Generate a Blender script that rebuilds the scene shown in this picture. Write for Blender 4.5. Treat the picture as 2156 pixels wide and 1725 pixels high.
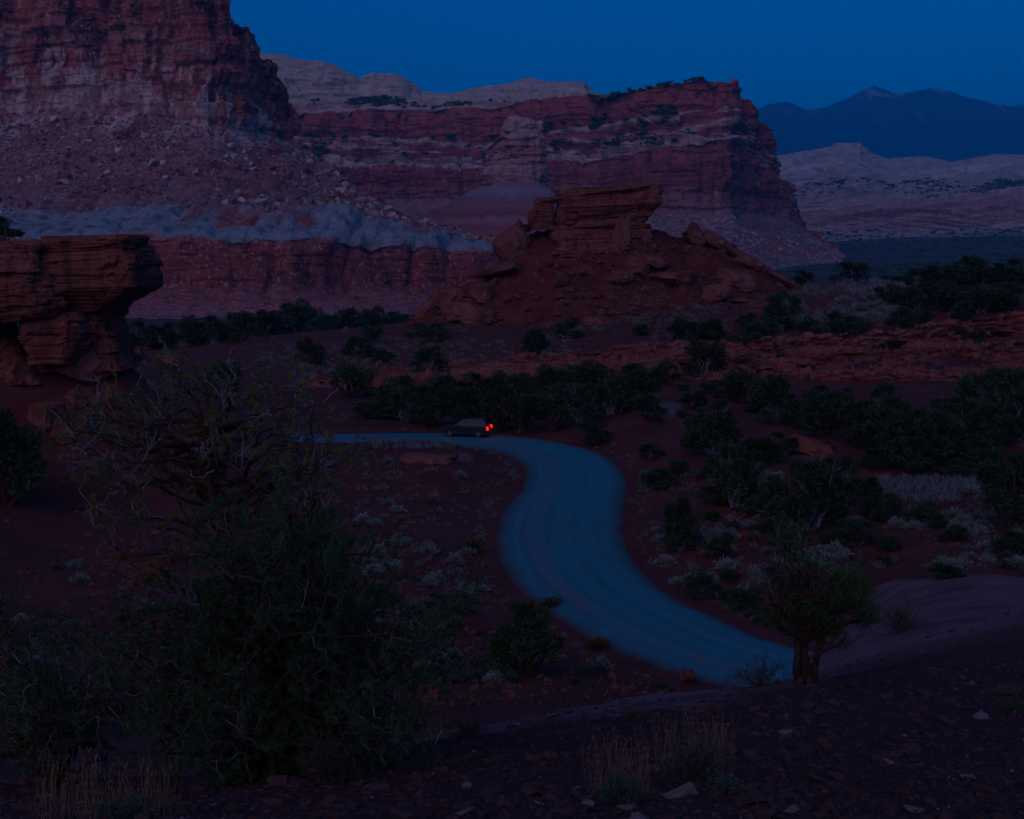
import bpy, bmesh, math, random
import numpy as np
from mathutils import Vector, Matrix

for o in list(bpy.data.objects):
    bpy.data.objects.remove(o, do_unlink=True)
SC = bpy.context.scene
COL = SC.collection
R = math.radians

# ------------------------------------------------------------------ camera
F, CU, HV, EYE = 2602.0, 1078.0, 520.0, 18.0      # focal length in picture units, centre column, horizon row, eye height
cd = bpy.data.cameras.new('camera')
cd.sensor_width = 36.0
cd.lens = 36.0 * F / 2156.0
cd.shift_y = -(862.5 - HV) / 2156.0
cd.clip_start, cd.clip_end = 0.1, 80000.0
cam = bpy.data.objects.new('camera', cd)
cam.location = (0, 0, EYE)
cam.rotation_euler = (R(90), 0, 0)
COL.objects.link(cam)
SC.camera = cam

# ------------------------------------------------------------------ sky and light (dusk: the sun has just gone down behind the viewer)
SUN_EL, SUN_AZ = 17.0, 205.0        # azimuth of the glow, clockwise from the view direction (+Y)
w = bpy.data.worlds.new('World')
SC.world = w
w.use_nodes = True
nt = w.node_tree
nt.nodes.clear()
sky = nt.nodes.new('ShaderNodeTexSky')
sky.sky_type = 'NISHITA'
sky.sun_disc = False
sky.sun_elevation = R(SUN_EL)
sky.sun_rotation = R(SUN_AZ)
sky.altitude = 1800
sky.air_density, sky.dust_density, sky.ozone_density = 1.0, 0.3, 3.0
tint = nt.nodes.new('ShaderNodeMix'); tint.data_type = 'RGBA'; tint.blend_type = 'MULTIPLY'
tint.inputs[0].default_value = 1.0
nt.links.new(sky.outputs[0], tint.inputs[6])
tint.inputs[7].default_value = (0.0, 0.60, 1.38, 1)
bg = nt.nodes.new('ShaderNodeBackground')
bg.inputs[1].default_value = 0.15
out = nt.nodes.new('ShaderNodeOutputWorld')
nt.links.new(tint.outputs[2], bg.inputs[0])
nt.links.new(bg.outputs[0], out.inputs[0])

sl = bpy.data.lights.new('dusk_glow', 'SUN')
sl.energy = 2.35
sl.angle = R(90)
sl.color = (1.0, 0.63, 0.68)
so = bpy.data.objects.new('dusk_glow', sl)
az, el = R(SUN_AZ), R(SUN_EL)
sdir = Vector((math.sin(az) * math.cos(el), math.cos(az) * math.cos(el), math.sin(el)))
so.rotation_euler = sdir.to_track_quat('Z', 'Y').to_euler()
so.location = (0, -30, 80)
COL.objects.link(so)

SC.view_settings.view_transform = 'Standard'
SC.view_settings.look = 'None'
SC.view_settings.gamma = 1.0
SC.view_settings.use_curve_mapping = False
SC.view_settings.exposure = -1.38
SC.render.engine = 'CYCLES'
SC.cycles.use_denoising = True
SC.cycles.max_bounces = 3
SC.cycles.diffuse_bounces = 1
SC.cycles.glossy_bounces = 1
SC.cycles.volume_bounces = 1
SC.cycles.use_adaptive_sampling = True
SC.cycles.adaptive_threshold = 0.012
SC.cycles.adaptive_min_samples = 24

# ------------------------------------------------------------------ helpers
def P(u, v, Y):
    u, v, Y = np.asarray(u, float), np.asarray(v, float), np.asarray(Y, float)
    return np.stack(np.broadcast_arrays((u - CU) / F * Y, Y, EYE - (v - HV) / F * Y), -1)

def _h(n):
    n = (n ^ (n >> np.uint32(13))) * np.uint32(1274126177)
    n = (n ^ (n >> np.uint32(16))) * np.uint32(2246822519)
    return ((n ^ (n >> np.uint32(15))) & np.uint32(0xFFFFFF)).astype(np.float32) * np.float32(1 / 0x7FFFFF) - np.float32(1)

def vn(p, seed=0):
    """value noise, -1..1"""
    p = np.asarray(p)
    i = np.floor(p)
    f = (p - i).astype(np.float32)
    i = i.astype(np.int64).astype(np.uint32)
    f = f * f * f * (f * (f * 6 - 15) + 10)
    k = (np.uint32(374761393), np.uint32(668265263), np.uint32(2147483647))
    sd = np.uint32((seed * 1274126177) & 0xFFFFFFFF)
    hx = (i[..., 0] * k[0] + sd, (i[..., 0] + np.uint32(1)) * k[0] + sd)
    hy = (i[..., 1] * k[1], (i[..., 1] + np.uint32(1)) * k[1])
    hz = (i[..., 2] * k[2], (i[..., 2] + np.uint32(1)) * k[2])
    r = []
    for c in (0, 1):
        q = []
        for b in (0, 1):
            yz = hy[b] + hz[c]
            h0 = _h(hx[0] + yz)
            q.append(h0 + f[..., 0] * (_h(hx[1] + yz) - h0))
        r.append(q[0] + f[..., 1] * (q[1] - q[0]))
    return r[0] + f[..., 2] * (r[1] - r[0])

def fbm(p, octv=5, seed=0, gain=0.5, lac=2.03):
    p = np.asarray(p, float)
    r, a, t = 0, 1.0, 0
    for k in range(octv):
        r = r + a * vn(p, seed + k * 17)
        t += a
        a *= gain
        p = p * lac + 11.3
    return r / t

def ridge(p, octv=3, seed=0):
    p = np.asarray(p, float)
    r, a, t = 0, 1.0, 0
    for k in range(octv):
        r = r + a * (1 - np.abs(vn(p, seed + k * 13)) * 2).clip(0, 1)
        t += a
        a *= 0.5
        p = p * 2.1 + 5.7
    return r / t

def sstep(a, b, x):
    t = np.clip((x - a) / (b - a), 0, 1)
    return t * t * (3 - 2 * t)

def mesh_np(name, V, Fc, mat=None, smooth=False, attrs=None):
    V = np.ascontiguousarray(V, np.float32).reshape(-1, 3)
    Fc = np.ascontiguousarray(Fc, np.int32)
    n, k = Fc.shape
    me = bpy.data.meshes.new(name)
    me.vertices.add(len(V)); me.vertices.foreach_set('co', V.ravel())
    me.loops.add(n * k); me.loops.foreach_set('vertex_index', Fc.ravel())
    me.polygons.add(n); me.polygons.foreach_set('loop_start', np.arange(0, n * k, k, dtype=np.int32))
    me.update(calc_edges=True)
    me.polygons.foreach_set('use_smooth', np.full(n, bool(smooth)))
    for an, av in (attrs or {}).items():
        at = me.attributes.new(an, 'FLOAT', 'POINT')
        at.data.foreach_set('value', np.ascontiguousarray(av, np.float32).ravel())
    if mat: me.materials.append(mat)
    me.update()
    return me

def link(name, me, parent=None, loc=None, label=None, cat=None, group=None, kind=None):
    o = bpy.data.objects.new(name, me)
    COL.objects.link(o)
    if parent is not None: o.parent = parent
    if loc is not None: o.location = loc
    if label: o['label'] = label
    if cat: o['category'] = cat
    if group: o['group'] = group
    if kind: o['kind'] = kind
    return o

def grid_faces(nu, nv, wrap=False):
    i = np.arange(nu if wrap else nu - 1)[:, None]
    j = np.arange(nv - 1)[None, :]
    i2 = (i + 1) % nu
    a = i * nv + j; b = i2 * nv + j; c = i2 * nv + j + 1; d = i * nv + j + 1
    return np.stack(np.broadcast_arrays(a, b, c, d), -1).reshape(-1, 4)

ORD = ['first', 'second', 'third', 'fourth', 'fifth', 'sixth', 'seventh', 'eighth', 'ninth', 'tenth', 'eleventh', 'twelfth',
       'thirteenth', 'fourteenth', 'fifteenth', 'sixteenth', 'seventeenth', 'eighteenth', 'nineteenth', 'twentieth']

# ------------------------------------------------------------------ materials
class NT:
    def __init__(s, name):
        s.m = bpy.data.materials.new(name); s.m.use_nodes = True
        s.t = s.m.node_tree; s.b = s.t.nodes['Principled BSDF']
        s.b.inputs['Roughness'].default_value = 0.95
        s.b.inputs['Specular IOR Level'].default_value = 0.15
        s.pos = s.t.nodes.new('ShaderNodeTexCoord').outputs['Object']
    def n(s, ty, **kw):
        x = s.t.nodes.new(ty)
        for k, v in kw.items(): setattr(x, k, v)
        return x
    def l(s, a, b): s.t.links.new(a, b)
    def attr(s, name):
        x = s.n('ShaderNodeAttribute'); x.attribute_name = name
        return x.outputs['Fac']
    def noise(s, scale, det=6, rough=0.6, vec=(1, 1, 1), src=None):
        mp = s.n('ShaderNodeMapping'); mp.inputs['Scale'].default_value = tuple(scale * c for c in vec)
        s.l(src or s.pos, mp.inputs['Vector'])
        x = s.n('ShaderNodeTexNoise'); x.inputs['Scale'].default_value = 1.0
        x.inputs['Detail'].default_value = det; x.inputs['Roughness'].default_value = rough
        s.l(mp.outputs[0], x.inputs['Vector'])
        return x.outputs['Fac']
    def vor(s, scale, vec=(1, 1, 1), feature='F1'):
        mp = s.n('ShaderNodeMapping'); mp.inputs['Scale'].default_value = tuple(scale * c for c in vec)
        s.l(s.pos, mp.inputs['Vector'])
        x = s.n('ShaderNodeTexVoronoi'); x.inputs['Scale'].default_value = 1.0; x.feature = feature
        s.l(mp.outputs[0], x.inputs['Vector'])
        return x
    def ramp(s, fac, stops, interp='LINEAR'):
        x = s.n('ShaderNodeValToRGB'); cr = x.color_ramp; cr.interpolation = interp
        while len(cr.elements) < len(stops): cr.elements.new(0.5)
        for e, (p, c) in zip(cr.elements, stops):
            e.position = p
            e.color = (c, c, c, 1) if isinstance(c, (int, float)) else (*c, 1)
        s.l(fac, x.inputs[0])
        return x.outputs['Color']
    def math(s, op, a, b=0.0, clamp=False):
        x = s.n('ShaderNodeMath', operation=op); x.use_clamp = clamp
        for k, v in enumerate((a, b)):
            if isinstance(v, (int, float)): x.inputs[k].default_value = v
            else: s.l(v, x.inputs[k])
        return x.outputs[0]
    def mix(s, fac, a, b, mode='MIX'):
        x = s.n('ShaderNodeMix', data_type='RGBA', blend_type=mode)
        if isinstance(fac, (int, float)): x.inputs[0].default_value = fac
        else: s.l(fac, x.inputs[0])
        for k, v in ((6, a), (7, b)):
            if isinstance(v, tuple): x.inputs[k].default_value = (*v, 1)
            else: s.l(v, x.inputs[k])
        return x.outputs[2]
    def bump(s, h, dist, strength=1.0):
        x = s.n('ShaderNodeBump'); x.inputs['Distance'].default_value = dist; x.inputs['Strength'].default_value = strength
        s.l(h, x.inputs['Height']); s.l(x.outputs[0], s.b.inputs['Normal'])
    def color(s, c):
        if isinstance(c, tuple): s.b.inputs['Base Color'].default_value = (*c, 1)
        else: s.l(c, s.b.inputs['Base Color'])
        return s.m

def strata_mat(name, stops, scale, streak=0.35, band=0.25, bumpd=1.0, speck=0.0, warp=0.03, patch=None, dip=0.0, bandc=None):
    """bedded rock: colour follows the beds ('strata' attribute), with thin beds, varnish streaks and patches"""
    g = NT(name)
    s0 = g.attr('strata')
    wob = g.math('MULTIPLY', g.math('SUBTRACT', g.noise(scale * 0.5, 5), 0.5), warp)
    c = g.ramp(g.math('ADD', s0, wob), stops)
    for lo_, hi_, pc, psc, pth in (patch or []):
        inb = g.math('MULTIPLY', g.ramp(s0, [(lo_ - .03, 0.0), (lo_, 1.0)]), g.ramp(s0, [(hi_ - .012, 1.0), (hi_, 0.0)]))
        run = g.ramp(g.noise(scale * psc, 6, 0.65, (1.5, .5, .6)), [(pth, 0.0), (pth + .07, 1.0)])
        c = g.mix(g.math('MULTIPLY', inb, run), c, pc)
    bsrc = None
    if dip:
        mr = g.n('ShaderNodeMapping'); mr.inputs['Rotation'].default_value = (0, dip, 0); g.l(g.pos, mr.inputs['Vector']); bsrc = mr.outputs[0]
    beds = g.noise(scale, 5, 0.65, (0.12, 0.12, 3.0), bsrc)
    c = g.mix(band, c, g.ramp(beds, bandc or [(0.3, (0.17, 0.045, 0.04)), (0.47, (0.42, 0.13, 0.10)), (0.6, (0.54, 0.21, 0.17)), (0.74, (0.75, 0.52, 0.45))]), 'MIX')
    st = g.noise(scale * 1.7, 5, 0.65, (1.6, 1.6, 0.10))
    c = g.mix(streak, c, g.ramp(st, [(0.36, 0.16), (0.45, 0.7), (0.54, 1.0)]), 'MULTIPLY')
    pt = g.noise(scale * 2.6, 6, 0.72)
    c = g.mix(0.8, c, g.ramp(pt, [(0.28, 0.3), (0.46, 0.85), (0.62, 1.0)]), 'MULTIPLY')
    if speck:
        sp = g.noise(scale * 9, 3, 0.6)
        c = g.mix(g.ramp(sp, [(0.56, 0.0), (0.66, speck)]), c, (0.55, 0.4, 0.36))
    g.bump(g.math('ADD', g.noise(scale * 3, 5, 0.7), g.noise(scale * 2, 4, 0.6, (0.3, 0.3, 5))), bumpd)
    return g.color(c)

RED, DRED, WINE = (0.56, 0.13, 0.09), (0.34, 0.075, 0.06), (0.50, 0.12, 0.11)
PALE, CREAM, PINK = (0.68, 0.46, 0.41), (0.74, 0.62, 0.5), (0.56, 0.25, 0.22)
GREY, TEAL = (0.36, 0.41, 0.42), (0.24, 0.41, 0.45)

M_A = strata_mat('massif_rock', [(0.0, RED), (0.14, RED), (0.2, DRED), (0.26, RED), (0.285, PINK), (0.3, RED), (0.36, RED), (0.40, PINK), (0.435, PINK),
                 (0.47, (0.45, 0.25, 0.22)), (0.53, (0.42, 0.17, 0.14)), (0.57, (0.36, 0.22, 0.22)), (0.595, GREY), (0.69, TEAL), (0.712, GREY), (0.72, WINE), (0.76, DRED), (0.86, DRED), (0.92, WINE), (1.0, (0.4, 0.2, 0.2))],
                 0.035, streak=0.65, band=0.12, speck=0.7, bumpd=2.2, warp=0.06, patch=[(0.585, 0.685, (0.40, 0.13, 0.10), .32, .49), (0.33, 0.47, (0.8, 0.6, 0.53), 1.3, .48), (0.10, 0.36, (0.13, 0.03, 0.035), .9, .52), (0.16, 0.33, (0.62, 0.36, 0.28), 1.6, .58), (0.45, 0.60, (0.30, 0.08, 0.065), .5, .52)])
M_B = strata_mat('mesa_rock', [(0.0, CREAM), (0.15, (0.35, 0.2, 0.15)), (0.175, RED), (0.25, WINE), (0.3, RED), (0.33, DRED), (0.343, (.85, .68, .62)), (0.358, DRED), (0.385, WINE), (0.398, (.85, .68, .62)), (0.412, DRED), (0.44, DRED), (0.45, (.8, .64, .58)), (0.463, DRED), (0.473, (.85, .7, .64)), (0.497, (.8, .62, .56)), (0.503, WINE), (0.58, DRED), (0.64, (0.42, 0.16, 0.16)),
                 (0.68, (0.42, 0.26, 0.26)), (0.74, (0.36, 0.2, 0.2)), (0.8, (0.38, 0.16, 0.15)), (0.9, GREY), (1, WINE)], 0.024, streak=0.55, band=0.22, speck=0.15, bumpd=3.5, warp=0.05, patch=[(0.17, 0.33, (0.22, 0.05, 0.05), .8, .54), (0.5, 0.66, (0.26, 0.06, 0.07), .8, .55), (0.56, 0.68, (0.66, 0.36, 0.3), 1.0, .6)])
M_C = strata_mat('cream_sandstone', [(0, CREAM), (0.5, CREAM), (0.72, (0.6, 0.5, 0.42)), (0.78, RED), (0.83, CREAM), (0.9, PALE), (1, PALE)], 0.02, streak=0.3, band=0.4, bumpd=4.5, warp=0.12, dip=-0.08, bandc=[(0.34, (.3, .22, .17)), (0.45, (.68, .58, .47)), (0.52, (.45, .36, .29)), (0.58, (.8, .7, .58)), (0.75, (.6, .48, .4))])
M_E = strata_mat('slickrock_dome', [(0, (.58, .62, .62)), (0.2, (.62, .64, .63)), (0.36, (0.54, 0.54, 0.54)), (0.44, (.56, .52, .5)), (0.5, (0.45, 0.3, 0.26)), (0.56, PALE), (0.62, PINK), (0.68, RED), (0.78, WINE), (0.82, PALE), (0.9, (0.2, 0.2, 0.15)), (1, (0.1, 0.11, 0.08))],
                 0.014, streak=0.3, band=0.5, bumpd=6.0, warp=0.06, dip=0.16, bandc=[(0.36, (.13, .13, .12)), (0.46, (.5, .47, .43)), (0.53, (.3, .28, .26)), (0.6, (.72, .7, .66)), (0.72, (.42, .36, .33))])
def spire_mat():
    return strata_mat('spire_rock', [(0, (.8, .62, .55)), (0.3, PALE), (0.5, PALE), (0.65, PINK), (0.8, PALE), (1, PINK)], 0.05, streak=0.4, band=0.1, bumpd=1.5, warp=0.2)
M_SPIRE = spire_mat()
M_CONE = strata_mat('clay_cone', [(0, PALE), (0.06, (0.36, 0.24, 0.26)), (0.2, (0.28, 0.25, 0.29)), (0.26, (0.4, 0.3, 0.33)), (0.33, (0.26, 0.2, 0.25)), (0.42, (.42, .16, .15)), (0.48, (.3, .1, .1)), (0.54, (.46, .24, .24)), (0.62, (.36, .12, .12)), (0.75, (.42, .2, .2)), (1, WINE)], 0.05, streak=0.1, band=0.12, bumpd=0.8, speck=0.25)
M_ROCK = strata_mat('red_bedded_rock', [(0, (0.34, 0.105, 0.07)), (1, (0.28, 0.09, 0.065))], 0.4, streak=0.7, band=0.16, bumpd=0.25)
M_LEDGE = strata_mat('ledge_rock', [(0, (0.30, 0.10, 0.075)), (1, (0.28, 0.09, 0.07))], 0.4, streak=0.25, band=0.3, bumpd=0.15)

def simple_rock(name, c1, c2, scale, bumpd):
    g = NT(name)
    info = g.n('ShaderNodeObjectInfo').outputs['Random']
    c = g.mix(g.ramp(g.noise(scale, 5, 0.7), [(0.35, 0.0), (0.65, 1.0)]), c1, c2)
    c = g.mix(0.6, c, g.ramp(info, [(0, 0.55), (1, 1.0)]), 'MULTIPLY')
    g.bump(g.noise(scale * 3, 5, 0.7), bumpd)
    return g.color(c)
M_BOULDER = simple_rock('boulder_rock', (0.20, 0.062, 0.048), (0.32, 0.125, 0.10), 0.8, 0.2)
M_PALEB = simple_rock('pale_boulder_rock', (0.55, 0.36, 0.31), (0.85, 0.70, 0.63), 0.08, 1.0)
M_REDB = simple_rock('red_boulder_rock', (0.33, 0.11, 0.09), (0.45, 0.19, 0.15), 0.08, 1.0)
M_STONE = simple_rock('gravel_stone', (0.08, 0.042, 0.04), (0.165, 0.088, 0.08), 9.0, 0.004)
M_WSTONE = simple_rock('whitish_stone', (0.2, 0.14, 0.13), (0.34, 0.27, 0.25), 14.0, 0.004)

def leaf_mat(name, c1, c2, var=0.5):
    g = NT(name)
    info = g.n('ShaderNodeObjectInfo').outputs['Random']
    c = g.mix(g.ramp(g.noise(1.7, 3), [(0.35, 0.0), (0.65, 1.0)]), c1, c2)
    c = g.mix(var, c, g.ramp(info, [(0, 0.45), (1, 1.0)]), 'MULTIPLY')
    g.b.inputs['Roughness'].default_value = 0.8
    return g.color(c)
M_JUN = leaf_mat('juniper_leaf', (0.045, 0.095, 0.045), (0.08, 0.14, 0.06), 0.65)
M_PINE = leaf_mat('pine_needle', (0.035, 0.095, 0.038), (0.068, 0.15, 0.055), 0.2)
M_PINEY = leaf_mat('yellowish_pine_needle', (0.15, 0.20, 0.05), (0.24, 0.27, 0.08), 0.2)
M_DRYN = leaf_mat('dry_orange_needle', (0.22, 0.09, 0.04), (0.28, 0.12, 0.05), 0.1)
M_SAGE = leaf_mat('sage_leaf', (0.20, 0.27, 0.23), (0.34, 0.42, 0.36))
M_SAGED = leaf_mat('dark_sage_leaf', (0.06, 0.09, 0.065), (0.12, 0.15, 0.11))
M_TEALS = leaf_mat('blue_green_leaf', (0.06, 0.13, 0.10), (0.10, 0.2, 0.16), 0.2)
M_YEL = leaf_mat('rabbitbrush_leaf', (0.09, 0.085, 0.03), (0.14, 0.13, 0.05))
M_GRASS = leaf_mat('dry_grass', (0.3, 0.2, 0.11), (0.42, 0.28, 0.16), 0.2)
M_PGRASS = leaf_mat('pale_grass', (0.17, 0.22, 0.22), (0.27, 0.32, 0.31), 0.2)
M_BARK = simple_rock('juniper_bark', (0.06, 0.035, 0.028), (0.13, 0.075, 0.055), 6.0, 0.02)
M_TWIG = simple_rock('grey_dead_wood', (0.2, 0.19, 0.2), (0.36, 0.34, 0.36), 8.0, 0.004)
M_DTWIG = simple_rock('dark_dead_wood', (0.10, 0.075, 0.07), (0.17, 0.13, 0.12), 8.0, 0.004)

# ------------------------------------------------------------------ ground sheet
ROADC = np.array([(60, 44), (44, 45), (30, 46), (20, 48.3), (14, 51), (9.8, 54), (6.9, 58.3), (4.5, 64), (3.3, 70), (3.0, 77), (3.5, 84), (4.6, 92), (5.0, 98),
                  (4.3, 105), (1.5, 111.5), (-4, 115.2), (-14, 115.6), (-25, 113.8), (-45, 110), (-70, 108)], float)
def catmull(pts, n):
    pts = np.vstack([2 * pts[0] - pts[1], pts, 2 * pts[-1] - pts[-2]])
    o = []
    for i in range(1, len(pts) - 2):
        p0, p1, p2, p3 = pts[i - 1:i + 3]
        for t in np.linspace(0, 1, n, endpoint=False):
            o.append(0.5 * (2 * p1 + (p2 - p0) * t + (2 * p0 - 5 * p1 + 4 * p2 - p3) * t ** 2 + (3 * p1 - p0 - 3 * p2 + p3) * t ** 3))
    o.append(pts[-2])
    return np.array(o)
ROAD = catmull(ROADC, 12)

# heights given as (column, row, distance) readings of the place, filled in between with a radial basis
CP = []
def cp(Y, *uv):
    for u, v in uv: CP.append((u, v, Y))
cp(2.2, (-400, 2420), (500, 2440), (1078, 2420), (1700, 2400), (2600, 2380))
cp(3.6, (0, 1930), (1078, 1920), (2156, 1890))
cp(6, (-300, 1760), (0, 1745), (540, 1735), (1078, 1725), (1620, 1712), (2156, 1690), (2500, 1680))
cp(10.5, (-300, 1690), (0, 1670), (280, 1655), (560, 1640), (820, 1590), (1078, 1560), (1350, 1530), (1620, 1510), (1900, 1500), (2156, 1490), (2500, 1480))
cp(14, (-300, 1660), (200, 1640), (700, 1600), (982, 1536), (1222, 1500), (1450, 1480), (1700, 1455), (1950, 1425), (2156, 1400), (2500, 1380))
cp(19, (-300, 1640), (300, 1640), (862, 1580), (1122, 1516), (1362, 1463), (1520, 1454), (1690, 1437), (1850, 1385), (2020, 1340), (2156, 1310), (2500, 1290))
cp(25, (0, 1620), (600, 1620), (1100, 1580), (1400, 1530), (1600, 1485), (1780, 1350), (1900, 1290), (2156, 1262), (2500, 1240))
cp(31, (0, 1560), (600, 1560), (1100, 1550), (1400, 1530), (1600, 1490), (1760, 1360), (1840, 1235), (1890, 1220), (1956, 1224), (2030, 1213), (2100, 1214), (2200, 1224), (2500, 1220))
cp(37, (0, 1480), (600, 1490), (1100, 1500), (1400, 1500), (1650, 1480), (1800, 1400), (1950, 1330), (2156, 1310), (2500, 1310))
cp(46, (0, 1390), (400, 1420), (800, 1440), (1100, 1450), (1300, 1470), (1500, 1490), (1800, 1490), (2100, 1400), (2500, 1400))
cp(58, (0, 1270), (400, 1270), (800, 1285), (1100, 1310), (1500, 1325), (1800, 1300), (2156, 1270), (2500, 1270))
cp(72, (0, 1110), (400, 1120), (800, 1140), (1100, 1170), (1500, 1165), (1900, 1150), (2156, 1130), (2500, 1130))
cp(85, (0, 905), (120, 960), (300, 1010), (600, 1040), (900, 1050), (1100, 1071), (1500, 1060), (1900, 1050), (2156, 1030), (2500, 1010))
cp(92, (-200, 640), (0, 700), (120, 730), (260, 760), (420, 900), (600, 965), (900, 985), (1100, 1020), (1400, 1020), (1800, 1000), (2156, 985), (2500, 960))
cp(105, (-200, 640), (0, 680), (200, 760), (400, 880), (650, 932), (860, 930), (1000, 938), (1100, 964), (1350, 940), (1600, 930), (1800, 930), (2156, 930), (2500, 910))
cp(120, (0, 700), (300, 830), (600, 905), (860, 908), (1078, 908), (1250, 900), (1400, 870), (1550, 880), (1800, 905), (2000, 890), (2156, 880), (2500, 860))
cp(137, (0, 730), (300, 800), (600, 850), (860, 865), (1078, 862), (1300, 845), (1500, 838), (1700, 850), (2000, 850), (2156, 840), (2500, 820))
cp(152, (0, 740), (300, 785), (600, 815), (860, 822), (1078, 818), (1300, 808), (1500, 805), (1800, 810), (2156, 812), (2500, 800))
cp(171, (0, 740), (300, 768), (600, 792), (860, 800), (1078, 797), (1300, 792), (1500, 790), (1800, 790), (2156, 788), (2500, 780))
cp(188, (0, 740), (300, 758), (600, 768), (860, 752), (1078, 738), (1300, 720), (1500, 698), (1800, 680), (2156, 648), (2500, 632))
cp(200, (0, 742), (300, 752), (560, 748), (860, 735), (1078, 722), (1300, 705), (1500, 680), (1800, 648), (2156, 622), (2500, 610))
cp(235, (0, 742), (300, 738), (560, 715), (860, 690), (1078, 680), (1300, 665), (1500, 640), (1800, 604), (2156, 595), (2500, 590))
cp(270, (0, 735), (300, 735), (560, 708), (860, 680), (1078, 660), (1300, 645), (1600, 610), (1800, 590), (2156, 590), (2500, 585))
cp(330, (0, 735), (560, 715), (1078, 690), (1600, 655), (1800, 630), (2156, 612), (2500, 610))
cp(500, (0, 705), (560, 705), (1078, 690), (1600, 650), (1900, 620), (2156, 610), (2500, 610))
cp(780, (-300, 672), (300, 672), (900, 665), (1400, 630), (1800, 595), (2156, 590), (2600, 590))
cp(1300, (0, 655), (900, 640), (1500, 590), (1800, 577), (2000, 572), (2156, 568), (2600, 560))
cp(2200, (0, 620), (900, 600), (1500, 560), (1900, 530), (2156, 524), (2600, 520))
cp(3200, (0, 560), (900, 560), (1500, 520), (1900, 502), (2156, 496), (2600, 490))
cp(7000, (0, 540), (1078, 530), (2156, 510)); cp(20000, (0, 530), (1078, 525), (2156, 515))
CP = np.array(CP)
def _key(u, Y): return np.stack([np.asarray(u) / 260.0, np.log(np.asarray(Y)) * 5.0], -1)
_K = _key(CP[:, 0], CP[:, 2])
_D = np.linalg.norm(_K[:, None] - _K[None], axis=-1)
_A = np.block([[_D, np.ones((len(CP), 1))], [np.ones((1, len(CP))), np.zeros((1, 1))]])
_W = np.linalg.solve(_A, np.concatenate([CP[:, 1], [0]]))

def road_dist(x, y):
    sh = x.shape
    x, y = x.ravel(), y.ravel()
    d = np.full(x.shape, 999.0)
    m = (y > 30) & (y < 140) & (np.abs(x) < 90)
    if m.any():
        q = np.stack([x[m], y[m]], -1)
        best = np.full(len(q), 1e9)
        for a, b in zip(ROAD[:-1], ROAD[1:]):
            ab = b - a
            t = np.clip(((q - a) @ ab) / (ab @ ab), 0, 1)
            best = np.minimum(best, ((q - a - t[:, None] * ab) ** 2).sum(-1))
        d[m] = np.sqrt(best)
    return d.reshape(sh)

def ground_z(x, y, detail=True):
    x, y = np.asarray(x, float), np.asarray(y, float)
    rr = np.hypot(x, y)
    Y = np.maximum(y, rr * 0.45).clip(1.8, 22000)
    u = np.clip(CU + F * x / Y, -700, 2900)
    v = np.empty(u.shape).ravel()
    k = _key(u.ravel(), Y.ravel())
    for i in range(0, len(k), 20000):
        d = np.linalg.norm(k[i:i + 20000, None] - _K[None], axis=-1)
        v[i:i + 20000] = d @ _W[:-1] + _W[-1]
    v = v.reshape(u.shape)
    z = EYE - (v - HV) / F * Y
    # the hill the viewer stands on goes on rising behind, unseen; height set to dim the foreground
    back = sstep(0.35, -0.5, y / np.maximum(rr, 1e-3))
    zb = EYE - 1.7 + 9.0 * sstep(0, 70, rr) + 6 * sstep(70, 300, rr)
    z = z * (1 - back) + zb * back
    if detail:
        q = np.stack([x, y, np.zeros_like(x)], -1)
        am = np.clip(rr * 0.0035, 0.02, 4.0)
        z = z + am * fbm(q / np.clip(rr * 0.05, 0.5, 60)[..., None].round(0).clip(1), 3, 5) * 0.35
        z = z + 0.05 * fbm(q / 0.7, 3, 9) * sstep(60, 8, rr) + 0.28 * fbm(q / 5.0, 4, 19) * sstep(14, 45, rr) * sstep(700, 200, rr)
        z = z + 1.5 * fbm(q / 60.0, 4, 29) * sstep(250, 700, rr)
    rd = road_dist(x, y)
    wz = sstep(9.0, 4.2, rd)
    return z * (1 - wz) + (-0.06) * wz

az_in = np.arange(-25.5, 25.51, 0.14)
az_l = -25.5 - np.cumsum(np.geomspace(0.2, 9, 34)); az_l = az_l[az_l > -179]
AZ = np.radians(np.concatenate([[-179.99], az_l[::-1], az_in, -az_l, [180.0]]))
RR = np.geomspace(1.2, 22000, 520)
gx, gy = np.sin(AZ)[:, None] * RR[None], np.cos(AZ)[:, None] * RR[None]
gz = ground_z(gx, gy)
gu = CU + F * gx / np.maximum(gy, 0.5)
gv = HV + (EYE - gz) * F / np.maximum(gy, 0.5)
# bare slickrock shows through the soil in places
edge = np.interp(gu, [800, 1000, 1222, 1462, 1700, 1816, 2156, 2500], [1600, 1560, 1520, 1490, 1440, 1401, 1317, 1260])
slick = sstep(15, -20, gv - edge + 18 * fbm(np.stack([gx, gy, 0 * gx], -1) / 1.2, 4, 77)) * (gy > 12) * (gy < 38) * sstep(7, 9, gz)
bank = sstep(70, 10, np.hypot(gu - 1700, (gv - 955) * 3)) + sstep(60, 10, np.hypot(gu - 1400, (gv - 860) * 2.5)) + sstep(60, 10, np.hypot(gu - 960, (gv - 965) * 4))
slick = np.clip(slick + (bank > 0.3) * sstep(0.3, 0.6, bank) * (gy > 60) * (gy < 180), 0, 1)
stonyg = sstep(22, 12, np.hypot(gx, gy))
plain = sstep(500, 1000, np.hypot(gx, gy))

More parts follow.
